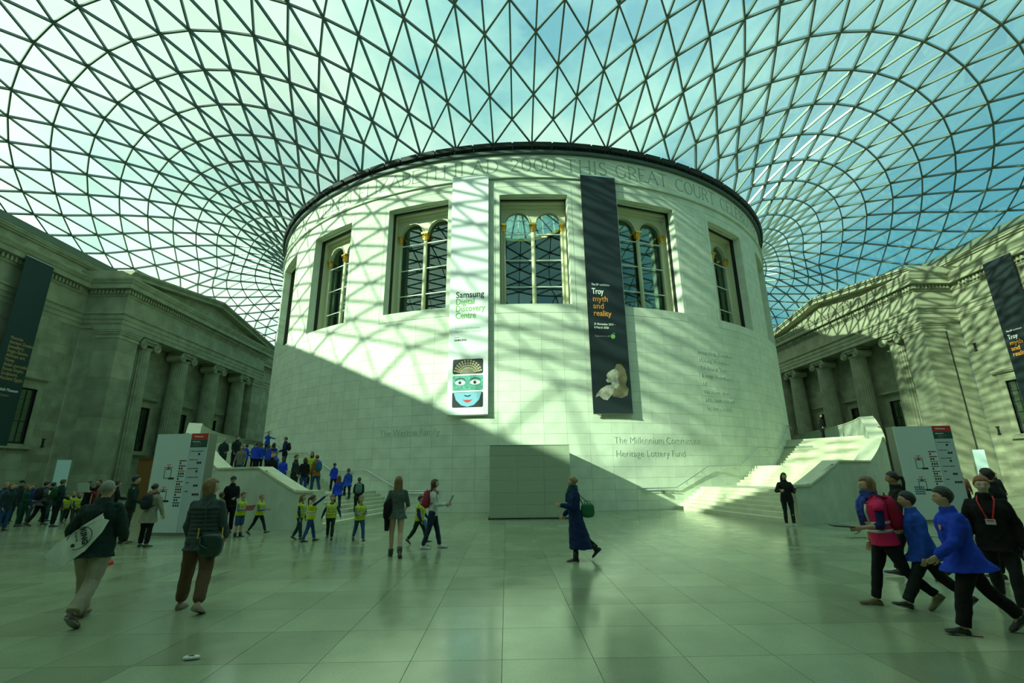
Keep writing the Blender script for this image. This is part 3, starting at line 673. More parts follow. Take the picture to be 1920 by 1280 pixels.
MB().box(x0, x1, yf, yb_, zt-.02, zt+.02).obj('lid', DARKP, bx); MB().box(x0-.06, x1+.02, yf-.04, yb_, ZF, ZF+.05).obj('plinth', BLACK, bx)

# ---------------------------------------------------------------- floor
fl_ = empty('floor', (0,0,ZF), label='polished pale limestone paving of the court', kind='structure')
MB().box(-37.5, 37.5, -52, 47, ZF-.3, ZF-.012).obj('bedding', JOINT, fl_)
slabs = []
xw = .925; y = -52.0
ys = []
while y < 47: ys.append(y); y += 1.02
off = (.10-(-52))%xw
for jy, y in enumerate(ys):
    x = .10-xw*42
    while x < 38:
        if math.hypot(x+.46, y+.5) > 20.5: slabs.append((x, y))
        x += xw
# joints surveyed in front of the camera
def yfix(y): return y+.0
def sscore(s):
    c = (s[0]+.46, s[1]+.5, ZF); z = inview(c); return -1 if z is None or z < 2.2 else 1/z
ss = sorted(range(len(slabs)), key=lambda k: -sscore(slabs[k])); big = set(ss[:300]); rest = MB()
def slab(mb, x, y): g = .003; return mb.box(x+g, x+xw-g, y+g+.4, y+1.02-g+.4, ZF-.03, ZF)
for k, (x, y) in enumerate(slabs):
    if k in big: slab(MB(), x, y).obj('floor_slab', FLOOR, fl_)
    else: slab(rest, x, y)
tag(rest.obj('floor_slabs', FLOOR, fl_), kind='stuff')
# inlaid verse in the floor on the right
ins = empty('floor_inscription', (10,-33.5,ZF), label='dark lettering inlaid in the floor in front of the right staircase', cat='inscription')
for i, s in enumerate(['and let thy feet millenniums hence be set', 'in midst of knowledge']):
    v, f = text_mesh(s, .5, .0015); mb = MB(); xm = max(p[0] for p in v)
    mb.add([(15.6-i*1.2-(p[0])*.95, -32.75-i*.9-p[1]*.9, ZF+.0015+p[2]) for p in v], f); mb.obj('lettering', INK, ins)
# ---------------------------------------------------------------- east and west facades
def facade(sx):
    side = 'left' if sx < 0 else 'right'; comp = 'west' if sx < 0 else 'east'
    X = lambda x: sx*x
    wall = empty('wall_'+side, (X(36.6), -12, ZF), label='old Portland stone %s wall of the court' % ('left' if sx < 0 else 'right'), kind='structure')
    def bx(mb, x0, x1, y0, y1, z0, z1): return mb.box(min(X(x0), X(x1)), max(X(x0), X(x1)), y0, y1, z0, z1)
    ZT = 13.6; WC = -12.45
    # masonry: courses, with window openings left out
    def masonry(x, y0, y1, z0, z1, holes, parent, indiv, hc=.585, wb=1.22, core=True):
        rest = MB(); nz_ = max(1, round((z1-z0)/hc)); h = (z1-z0)/nz_; cnt = 0
        for i in range(nz_):
            za, zb = z0+i*h, z0+(i+1)*h; y = y0; first = True
            while y < y1-.05:
                w_ = wb*(.55 if (first and i % 2) else .75+.5*rng.rand()); first = False; ye = min(y1, y+w_)
                if y1-ye < .35: ye = y1
                segs = [(y, ye)]
                for hy0, hy1, hz0, hz1 in holes:
                    if zb > hz0+.02 and za < hz1-.02:
                        ns = []
                        for a_, b_ in segs:
                            if b_ <= hy0 or a_ >= hy1: ns.append((a_, b_)); continue
                            if a_ < hy0: ns.append((a_, hy0))
                            if b_ > hy1: ns.append((hy1, b_))
                        segs = ns
                for a_, b_ in segs:
                    if b_-a_ < .04: continue
                    d = (rng.rand()-.5)*.008; g = .004
                    near = indiv and inview((X(x), (a_+b_)/2, (za+zb)/2)) is not None and cnt < 300
                    mb = MB() if near else rest
                    bx(mb, x-d, x+.3, a_+g, b_-g, za+g, zb-g)
                    if near: mb.obj('stone_block', STONE, parent); cnt += 1
                y = ye
        if rest.v: tag(rest.obj('stone_blocks', STONE, parent), kind='stuff')
        if core:
            c = MB(); ysp = sorted({y0, y1}|{v for h_ in holes for v in h_[:2]})
            for a_, b_ in zip(ysp[:-1], ysp[1:]):
                hs = [h_ for h_ in holes if h_[0] <= a_+1e-6 and h_[1] >= b_-1e-6]
                if not hs: bx(c, x+.012, x+.5, a_, b_, z0, z1)
                else: bx(c, x+.012, x+.5, a_, b_, z0, hs[0][2]); bx(c, x+.012, x+.5, a_, b_, hs[0][3], z1)
            c.obj('wall_core', JOINT, parent)
    wins = [(WC-1.15, WC+1.15, 4.15, 8.10)]
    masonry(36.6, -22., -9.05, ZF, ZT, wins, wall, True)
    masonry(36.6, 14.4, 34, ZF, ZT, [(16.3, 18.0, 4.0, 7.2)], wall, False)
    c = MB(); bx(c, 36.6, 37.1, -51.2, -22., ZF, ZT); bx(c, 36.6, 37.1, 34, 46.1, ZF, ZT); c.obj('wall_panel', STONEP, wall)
    # portico
    po = empty('portico_wall', (X(35.2), 2.67, ZF), label='%s portico with corner pilasters behind the fluted columns' % ('left' if sx < 0 else 'right'), kind='structure')
    pw = [(c_-1.05, c_+1.05, 4.05, 7.95) for c_ in (-2.65, 2.67, 7.98)]
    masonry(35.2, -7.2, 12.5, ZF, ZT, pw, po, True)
    for y0, y1, s_ in ((-9.05, -6.95, -1), (12.3, 14.4, 1)):
        a = MB(); bx(a, 35.15, 36.7, y0+.10 if s_ < 0 else y0, y1 if s_ < 0 else y1-.10, ZF, ZT); a.obj('return_wall', STONEP, po)
        n_ = 12; hh = (12.75-ZF)/n_
        for i in range(n_):
            a = MB(); g = .004
            bx(a, 33.3, 35.16, y0, y1, ZF+i*hh+g, ZF+(i+1)*hh-g); a.obj('pilaster_stone', STONE, po)
        a = MB(); bx(a, 33.32, 35.14, y0+.02, y1-.02, ZF, 12.8); a.obj('pilaster_core', JOINT, po)
        a = MB()
        for zz_, e_ in ((12.75, .05), (12.95, .02), (13.08, .10), (13.25, .16), (13.42, .20)):
            bx(a, 33.3-e_, 35.16+e_, y0-e_, y1+e_, zz_, zz_+.185)
        a.obj('pilaster_capital', STONEP, po)
        a = MB(); bx(a, 33.1, 35.3, y0-.2, y1+.2, ZF, .35); bx(a, 33.2, 35.2, y0-.1, y1+.1, .35, .6); a.obj('pilaster_base', STONEP, po)
    # windows
    def win(k, x, yc, hw, z0, z1, cols, rows, blind_or_dark_room):
        w = empty('window_%d' % k, (X(x), yc, z0), kind='structure'); 
        s = MB(); e = .42; q = x-.07
        bx(s, q, x+.25, yc-hw-e, yc-hw, z0-.05, z1+e); bx(s, q, x+.25, yc+hw, yc+hw+e, z0-.05, z1+e); bx(s, q, x+.25, yc-hw, yc+hw, z1, z1+e)
        s.obj('architrave', STONEP, w)
        s = MB(); bx(s, x-.28, x+.1, yc-hw-e-.1, yc+hw+e+.1, z0-.36, z0-.08); s.obj('sill', STONEP, w)
        s = MB(); bx(s, x-.10, x+.1, yc-hw-e, yc+hw+e, z1+e, z1+e+.3); bx(s, x-.38, x+.1, yc-hw-e-.2, yc+hw+e+.2, z1+e+.3, z1+e+.46); bx(s, x-.3, x+.1, yc-hw-e-.12, yc+hw+e+.12, z1+e+.22, z1+e+.3)
        s.obj('cornice', STONEP, w)
        s = MB(); bx(s, x+.05, x+.45, yc-hw-.1, yc-hw, z0-.1, z1+.1); bx(s, x+.05, x+.45, yc+hw, yc+hw+.1, z0-.1, z1+.1); bx(s, x+.05, x+.45, yc-hw, yc+hw, z1, z1+.1); bx(s, x+.05, x+.45, yc-hw, yc+hw, z0-.1, z0)
        s.obj('reveal', STONEP, w)
        s = MB(); f = .09; xa, xb = x+.12, x+.19
        bx(s, xa, xb, yc-hw, yc-hw+f, z0, z1); bx(s, xa, xb, yc+hw-f, yc+hw, z0, z1); bx(s, xa, xb, yc-hw, yc+hw, z0, z0+f*1.6); bx(s, xa, xb, yc-hw, yc+hw, z1-f, z1)
        for i in range(1, cols): bx(s, xa, xb, yc-hw+2*hw*i/cols-.018, yc-hw+2*hw*i/cols+.018, z0, z1)
        for j in range(1, rows): h_ = .03 if j == rows//2 else .016; bx(s, xa, xb, yc-hw, yc+hw, z0+(z1-z0)*j/rows-h_, z0+(z1-z0)*j/rows+h_)
        s.obj('sash', BLACK, w)
        pw_, ph = 2*hw/cols, (z1-z0)/rows
        for i in range(cols):
            for j in range(rows):
                s = MB(); bx(s, x+.16, x+.17, yc-hw+pw_*i+.02, yc-hw+pw_*(i+1)-.02, z0+ph*j+.03, z0+ph*(j+1)-.03); s.obj('pane', FGLASS, w)
        s = MB(); bx(s, x+.26, x+.30, yc-hw-.1, yc+hw+.1, z0-.1, z1+.1); s.obj('blind_or_dark_room', blind_or_dark_room, w)  # tan blind on one window; elsewhere a dark sheet painted as the unlit room
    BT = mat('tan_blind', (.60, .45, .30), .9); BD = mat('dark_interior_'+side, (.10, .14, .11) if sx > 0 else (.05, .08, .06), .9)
    k0 = 20 if sx < 0 else 30
    win(k0, 36.6, WC, 1.15, 4.15, 8.10, 4, 5, BT if sx < 0 else BD)
    for i, c_ in enumerate((-2.65, 2.67, 7.98)): win(k0+1+i, 35.2, c_, 1.05, 4.05, 7.95, 3, 5, BD)
    win(k0+5, 36.6, 17.15, .85, 4.0, 7.2, 3, 4, BD)
    # entablature swept round the projecting portico
    tr = empty('trim_%d' % (1 if sx < 0 else 2), (X(33.3), 2.67, 13.6), label='stone entablature with dentils above the %s columns and wall' % side, kind='structure')
    path = [(36.6, -51.2, 0, 0), (36.6, -9.05, 0, 1), (33.3, -9.05, 1, 1), (33.3, 14.4, 1, 1), (36.6, 14.4, 0, 1), (36.6, 46.1, 0, 0)]
    def off(d):
        return [(36.6-d, -51.2), (36.6-d, -9.05-d), (33.3-d, -9.05-d), (33.3-d, 14.4+d), (36.6-d, 14.4+d), (36.6-d, 46.1)]
    def sweep(prof, m, name):
        mb = MB(); n = len(off(0)); pr = prof+[(-.6, prof[-1][1]), (-.6, prof[0][1])]
        rings = []
        for i in range(n): rings.append([(X(off(d)[i][0]), off(d)[i][1], z) for d, z in pr])
        mb.loft(rings); return fixn(mb.obj(name, m, tr))
    sweep([(.02,13.6),(.02,13.98)], STONEP, 'fascia'); sweep([(.07,13.985),(.07,14.35)], STONEP, 'fascia'); sweep([(.12,14.355),(.12,14.72)], STONEP, 'fascia')
    sweep([(.16,14.725),(.24,14.80),(.24,14.90)], STONEP, 'architrave_moulding'); sweep([(.04,14.905),(.04,16.32)], STONEP, 'frieze')
    sweep([(.10,16.325),(.18,16.45),(.18,16.86)], STONEP, 'bed_moulding'); sweep([(.66,16.865),(.66,17.22),(.70,17.25),(.74,17.30)], STONEP, 'corona'); sweep([(.76,17.305),(.80,17.40),(.92,17.58),(.94,17.70)], STONEP, 'cyma')
    dn_ = MB()
    y = -24.
    while y < -10.2: bx(dn_, 36.6-.38, 36.45, y, y+.17, 16.50, 16.82); y += .31
    x = 36.1
    while x > 33.1: bx(dn_, x-.17, x, -9.05-.38, -9.2, 16.50, 16.82); x -= .31
    y = -9.45
    while y < 14.7: bx(dn_, 33.3-.38, 33.15, y, y+.17, 16.50, 16.82); y += .31
    x = 36.1
    while x > 33.1: bx(dn_, x-.17, x, 14.5, 14.78, 16.50, 16.82); x -= .31
    y = 15.4
    while y < 26: bx(dn_, 36.6-.38, 36.45, y, y+.17, 16.50, 16.82); y += .31
    tag(dn_.obj('dentils', STONEP, tr), kind='stuff')
    # soffit closing the top, attic course and its moulding
    at = MB(); bx(at, 33.3, 37.2, -9.05, 14.4, 13.62, 14.0); at.obj('soffit', STONEP, tr)
    ys_ = [-51.2, -46, -41, -36, -31, -26, -21, -16.2, -12.9, -9.6, -6, 12, 15, 18, 21, 25, 30, 35, 40, 46]
    for a_, b_ in zip(ys_[:-1], ys_[1:]):
        at = MB(); bx(at, 36.75, 37.3, a_+.004, b_-.004, 17.70, 18.66); at.obj('attic_stone', STONE, tr)
    at = MB(); bx(at, 36.62, 37.3, -51.2, 46, 18.67, 18.82); bx(at, 36.5, 37.3, -51.2, 46, 18.82, 18.98); bx(at, 36.45, 37.3, -51.2, 46, 18.98, 19.10); at.obj('attic_moulding', STONEP, tr)
    # pediment
    pe = empty('pediment', (X(33.3), 2.67, 17.7), label='stone pediment over the %s portico' % ('left' if sx < 0 else 'right'), cat='pediment')
    yl, yr, ya = -9.99, 15.34, 2.67; zb_, za_ = 17.70, 19.55
    t = MB(); P = [(yl+.8, zb_), (yr-.8, zb_), (ya, za_)]
    t.loft([[(X(33.45), a_, b_) for a_, b_ in P], [(X(37.0), a_, b_) for a_, b_ in P]]); fixn(t.obj('tympanum', STONEP, pe))
    for s_, y0 in ((-1, yl), (1, yr)):
        for (xo, h0, h1) in ((32.62, .0, .30), (32.50, .30, .42), (32.38, .42, .60)):
            r = MB(); A0 = (y0, zb_-.02+h0); A1 = (y0, zb_-.02+h1); B0 = (ya, za_-.05+h0); B1 = (ya, za_-.05+h1)
            r.loft([[(X(xo), *A0), (X(xo), *A1), (X(xo), *B1), (X(xo), *B0)], [(X(37.1), *A0), (X(37.1), *A1), (X(37.1), *B1), (X(37.1), *B0)]]); fixn(r.obj('raking_cornice', STONEP, pe))
    # Ionic columns
    for i, yc in enumerate((-5.31, .01, 5.33, 10.65)):
        xc = 34.20
        col = empty('ionic_column', (X(xc), yc, ZF), label=['%s fluted stone column nearest the camera, beside the pilaster', 'second fluted stone column of the %s portico', 'third fluted stone column of the %s portico', 'fourth fluted stone column of the %s portico, nearest the drum edge'][i] % (side), cat='column', group='fluted columns of the %s portico' % comp)
        s = MB(); rings = []; nf = 24
        for z, r in ((.25, .92), (.45, .86), (4., .84), (8., .79), (12.0, .72), (12.55, .715), (12.62, .75)):
            ring_ = []
            for q in range(nf):
                for u, k_ in ((0, 1), (.18, 1), (.38, .945), (.59, .925), (.8, .945)):
                    t_ = 2*math.pi*(q+u)/nf; kk = k_ if .3 < z < 12.5 else 1
                    ring_.append((X(xc)+r*kk*math.cos(t_), yc+r*kk*math.sin(t_), z))
            rings.append(ring_)
        s.loft(rings); s.obj('fluted_shaft', STONEP, col)
        b_ = MB(); b_.cyl((X(xc), yc), 1.1, ZF, .02, 32); b_.cyl((X(xc), yc), 1.12, .02, .14, 32, 1.0); b_.cyl((X(xc), yc), .95, .14, .25, 32, .97); b_.obj('column_base', STONEP, col, smooth=False)
        c_ = MB(); c_.cyl((X(xc), yc), .76, 12.62, 12.8, 32, .84); bx(c_, xc-.78, xc+.7, yc-.95, yc+.95, 13.38, 13.58); bx(c_, xc-.70, xc+.6, yc-.80, yc+.80, 13.08, 13.40)
        c_.obj('abacus', STONEP, col)
        for s_ in (-1, 1):
            v = MB(); cy_, cz = yc+s_*.86, 12.98
            # cushion running back, and the face with its spiral
            v.loft([[(X(xc-.82), cy_+.40*math.cos(t_), cz+.40*math.sin(t_)) for t_ in np.linspace(0, 2*math.pi, 21)[:-1]], [(X(xc-.3), cy_+.32*math.cos(t_), cz+.32*math.sin(t_)) for t_ in np.linspace(0, 2*math.pi, 21)[:-1]], [(X(xc+.6), cy_+.38*math.cos(t_), cz+.38*math.sin(t_)) for t_ in np.linspace(0, 2*math.pi, 21)[:-1]]])
            v = v.obj('volute', STONEP, col, smooth=False)
            sp = MB(); pts = []; rad = []
            for q in range(40):
                t_ = q/39*2.4*2*math.pi; r = .42*math.exp(-t_/9.5); pts.append((X(xc-.84), cy_-s_*r*math.cos(t_+1.57), cz+r*math.sin(t_+1.57))); rad.append(.055*math.exp(-t_/14))
            sp.tube(pts, rad, 6); sp.sphere((X(xc-.84), cy_, cz), .08); sp.obj('spiral', STONEP, v)
        e_ = MB(); e_.tube([(X(xc-.84), yc-.8, 13.40), (X(xc-.84), yc-.3, 13.32), (X(xc-.84), yc+.3, 13.32), (X(xc-.84), yc+.8, 13.40)], .05, 6); e_.obj('echinus_band', STONEP, col)
    # downpipe / slots
    if sx > 0:
        dp = empty('downpipe', (X(35.5), -9.2, 3.), label='thin dark downpipe in the corner of the right portico', cat='pipe')
        MB().tube([(X(35.25), -9.02, 12.8), (X(35.25), -9.02, 1.5)], .035, 8).obj('pipe', BLACK, dp)
    for j, (yy, zz_) in enumerate(((-9.8, 4.2), (-9.8, 10.9)) if sx > 0 else ((-9.9, 4.0),)):
        sl = MB(); bx(sl, 36.50, 36.62, yy-.05, yy+.05, zz_, zz_+.62); bx(sl, 36.46, 36.62, yy-.12, yy+.12, zz_, zz_+.06); bx(sl, 36.46, 36.62, yy-.12, yy+.12, zz_+.56, zz_+.62)
        tag(sl.obj('wall_slot', BLACK, None, origin=(X(36.55), yy, zz_)), ['small dark slot fitting low on the %s wall beside the portico', 'small dark slot fitting high on the %s wall beside the portico'][j] % side, 'fitting')
facade(-1); facade(1)
# south and north ends (behind the camera and behind the drum)
for nm, y0, y1 in (('wall_front', -51.9, -51.2), ('wall_back', 46.1, 46.8)):
    w = empty(nm, (0, y0, ZF), kind='structure'); m_ = MB()
    m_.box(-37, 37, y0, y1, ZF, 19.1)
    m_.obj('wall_panel', STONEP, w); m_ = MB(); yy = y1 if y0 < 0 else y0-.8
    m_.box(-36.6, 36.6, yy, yy+.8, 16.9, 17.7); m_.obj('cornice', STONEP, w)

# banners on the side walls
def wall_banner(sx, label):
    fr = (Vector((sx*35.80, -14.30 if sx < 0 else -13.92, 3.9)), Vector((0, -sx, 0)), Vector((0,0,1)), Vector((-sx, 0, 0)))
    b = empty('hanging_banner', fr[0], label=label, cat='banner'); w = 2.13; m_ = mat('banner_teal', (.006, .035, .032), .7) if sx < 0 else NAVY
    mb = MB(); quad_on(mb, fr, -w/2, w/2, 0, 13.2, 0, .012); mb.obj('cloth', m_, b)
    mb = MB(); quad_on(mb, fr, -w/2, w/2, 13.17, 13.23, -.03, .03); mb.obj('top_batten', BRUSHED, b)
    mb = MB()
    for u in (-.8, .8):
        for v in (.02, 13.2): mb.bar(fr[0]+fr[1]*u+fr[2]*v-fr[3]*.8, fr[0]+fr[1]*u+fr[2]*v, .03, .03)
    mb.obj('wall_bracket', BRUSHED, b)
    return b, (fr[0]+fr[3]*.014, fr[1], fr[2], fr[3])
b, fr = wall_banner(-1, 'tall dark teal banner listing collections on the left wall')
TO = mat('print_amber', (.40, .27, .09), .7)
for i, s in enumerate(('Mummies.', 'Ancient Greeks.', 'Jewellery.', 'Anglo-Saxons.', 'African art.', 'Money.', 'Asian porcelain.', 'Roman Empire.', 'Sculpture.', 'Ancient Egypt.')):
    txt_on(fr, s, .34, -.62, 7.15-.31*i, TO, b, bold=.004, w=.205*len(s)*.56)
txt_on(fr, 'British Museum', .3, -.62, 3.6, PW, b, w=1.45); txt_on(fr, 'is all yours', .26, -.62, 3.25, TO, b, w=.9)
b, fr = wall_banner(1, 'tall black banner hanging on the sunlit right wall')
txt_on(fr, 'The BP exhibition', .16, -.80, 7.55, PW, b, w=1.1); txt_on(fr, 'Troy', .48, -.80, 7.0, PW, b, w=.7, bold=.006)
for i, (s, w_) in enumerate((('myth', .9), ('and', .62), ('reality', 1.04))): txt_on(fr, s, .46, -.80, 6.55-.42*i, ORG, b, w=w_, bold=.006)
# ---------------------------------------------------------------- staircases round the drum
EA, EB = 25.0, 31.5
def rell(az): a_ = R_(az); return 1/math.sqrt((math.sin(a_)/EA)**2+(math.cos(a_)/EB)**2)
def risers():
    R = []
    for k in range(8): R.append((18.15+.72*k, 15.9+.84*k, ZF+.15*(k+1)))
    R.pop()
    for k in range(7): R.append((29.75+.82*k, 27.0+.88*k, .92+.15*(k+1)))
    for k in range(11): R.append((42.2+.85*k, 39.0+.85*k, 1.97+.155*(k+1)))
    return R
RS = risers()          # (inner az, outer az, height of the tread)
def stair_z(x, y):
    az = math.degrees(math.atan2(abs(x), -y)); r = math.hypot(x, y); t = min(1, max(0, (r-RD)/(rell(az)-RD))); z = ZF
    if r > rell(az): return ZF
    for i, o, h in RS:
        if az >= i+(o-i)*t: z = h
    return z
# coping height over the outer azimuth
CP = [(15.6, 1.2), (17.1, 1.2), (21.2, 2.05), (27.1, 2.05), (33.4, 3.12), (39.2, 3.12), (48.2, 4.8), (150, 4.8)]
def cop(az):
    for (a0, z0), (a1, z1) in zip(CP[:-1], CP[1:]):
        if az <= a1: return z0+(z1-z0)*max(0, az-a0)/(a1-a0)
    return CP[-1][1]
TH = .62
def staircase(sx):
    side = 'left' if sx < 0 else 'right'
    st = empty('curved_staircase', (sx*8, -27, ZF), label='broad pale stone staircase curving round the %s side of the drum' % side, cat='stairs')
    def pt(az, r): p = pol(az, r); return (sx*p[0], p[1])
    n = len(RS)
    for k, (ai, ao, z) in enumerate(RS):
        nxt = RS[k+1] if k+1 < n else None
        land = nxt is None or (nxt[0]-ai) > 2
        if nxt is None: bi, bo = 70., 68.
        else: bi, bo = nxt[0], nxt[1]
        m_ = 2 if not land else 12
        def slab_(e, zb, zt, front=0., back=.5):
            # polygon between the riser line and the next one (plus a tuck under the next tread)
            inner = [pt(ai+(bi+back-ai)*i/m_, RD-.0) for i in range(m_+1)]
            outer = [pt(ao+(bo+back-ao)*i/m_, rell(ao+(bo-ao)*i/m_)-TH*.5) for i in range(m_+1)]
            if front:
                d = Vector((inner[0][1]-outer[0][1], outer[0][0]-inner[0][0])).normalized()*front
                a1 = Vector(pt(ai+.5, RD))-Vector(inner[0]); 
                if d.dot(a1) > 0: d = -d
                inner[0] = (inner[0][0]+d.x, inner[0][1]+d.y); outer[0] = (outer[0][0]+d.x, outer[0][1]+d.y)
            return MB().prism(outer+inner[::-1], zb, zt)
        back = 0. if nxt is None else .5
        fixn(slab_(0, z-.132, z, .012, back).obj('landing' if land else 'tread', STAIR, st))
        fixn(slab_(0, z-.32, z-.134, -.02, back).obj('riser', STAIR, st))
    # fill under the flights
    f = MB()
    for k in range(0, 48):
        a0, a1 = 22.5+k, 23.5+k
        zt = stair_z(*[v for v in pol(a0+.01, 23.5)])-.45
        if a0 > 47: zt = 3.2
        if zt < .1: continue
        P = [pt(a0, RD-.1), pt(a1, RD-.1), pt(a1-1.5, rell(a1-1.5)-.4), pt(a0-1.5, rell(a0-1.5)-.4)]
        f.prism(P, ZF, zt)
    fixn(f.obj('core', JOINT, st))
    # parapet wall of stone panels with coping
    pa = empty('stair_parapet', (sx*8.5, -29.5, ZF), label='curved stone parapet wall outside the %s staircase' % side, cat='parapet')
    azs = [15.75, 19.0, 22.9, 26.8, 30.7, 34.6, 38.6, 42.6, 46.6, 50.6, 55, 60, 65, 70, 76, 82, 90, 98, 106, 114, 122]
    zl = [ZF, .55, 1.22, 1.9, 2.6, 3.3, 4.0, 4.8]
    for i in range(len(azs)-1):
        for j in range(len(zl)-1):
            a0, a1 = azs[i]+.005, azs[i+1]-.005; m_ = 6
            top = [min(zl[j+1]-.002, cop(a0+(a1-a0)*q/m_)-.07) for q in range(m_+1)]; z0 = zl[j]+.002
            if max(top) <= z0+.03: continue
            mb = MB(); rr = []
            for q in range(m_+1):
                az = a0+(a1-a0)*q/m_; zt = max(top[q], z0+.002); p0, p1 = pt(az, rell(az)-.1), pt(az, rell(az))
                rr.append([(*p0, z0), (*p1, z0), (*p1, zt), (*p0, zt)])
            mb.loft(rr); fixn(mb.obj('stone_panel', PARA, pa))
    def strip(name, r0, r1, zf0, zf1, m, a0=15.6, a1=122, step=.5):
        mb = MB(); rr = []
        brk = sorted(set([a0, a1]+[a0+step*k for k in range(int((a1-a0)/step))]+[c[0] for c in CP if a0 < c[0] < a1]))
        for az in brk:
            p0, p1 = pt(az, rell(az)+r0), pt(az, rell(az)+r1); rr.append([(*p0, zf0(az)), (*p1, zf0(az)), (*p1, zf1(az)), (*p0, zf1(az))])
        mb.loft(rr); return fixn(mb.obj(name, m, pa))
    strip('parapet_core', -TH+.06, -.008, lambda a: ZF, lambda a: cop(a)-.08, JOINT2, 15.72)
    strip('inner_face', -TH, -TH+.06, lambda a: ZF, lambda a: cop(a)-.07, PARA, 15.7)
    strip('coping', -TH-.03, .04, lambda a: cop(a)-.07, cop, STAIR)
    e = MB(); p = [pt(15.6, rell(15.6)-TH-.02), pt(15.6, rell(15.6)+.02), pt(15.76, rell(15.76)+.02), pt(15.76, rell(15.76)-TH-.02)]
    e.prism(p, ZF, 1.13); fixn(e.obj('end_stone', STAIR, pa))
    # handrail on the drum wall
    hr = empty('handrail', (*pt(18, RD-.0), .9), label='slim steel handrail fixed to the %s flank of the drum above the stairs' % side, cat='handrail')
    H = [(12.9, .90), (18.2, .90), (23.9, 1.95), (30.3, 1.95), (35.9, 3.0), (42.7, 3.0), (51.3, 4.65), (62, 4.65)]
    pts = []
    for (a0, z0), (a1, z1) in zip(H[:-1], H[1:]):
        for q in range(6): t = q/6; pts.append((*pt(a0+(a1-a0)*t, RD+.12), z0+(z1-z0)*t))
    pts.append((*pt(H[-1][0], RD+.12), H[-1][1]))
    MB().tube(pts, .028, 8).obj('rail', BRUSHED, hr, smooth=True)
    pts2 = [(*pt(a, RD+.14), z-.10) for a, z in ((13.2, .9), (17.9, .9))]
    MB().tube(pts2, .02, 6).obj('lower_rail', BRUSHED, hr)
    for a, z in ((13.4, .9), (16.8, .9), (20., 1.23), (22.8, 1.75), (26.6, 1.95), (29.5, 1.95), (33., 2.45), (38.8, 3.0), (45.5, 3.5), (49., 4.2), (55., 4.65)):
        MB().tube([(*pt(a, RD-.02), z-.12), (*pt(a, RD+.1), z-.12), (*pt(a, RD+.12), z-.02)], .014, 6).obj('bracket', BRUSHED, hr)
staircase(-1); staircase(1)
# small sensor box under the right rail end
sb = MB(); sb.box(6.2, 6.32, -21.7, -21.56, .62, .78); tag(sb.obj('wall_lamp', BRUSHED, None, origin=(6.26, -21.6, .7)), 'small steel fitting under the lower end of the right handrail', 'fitting')

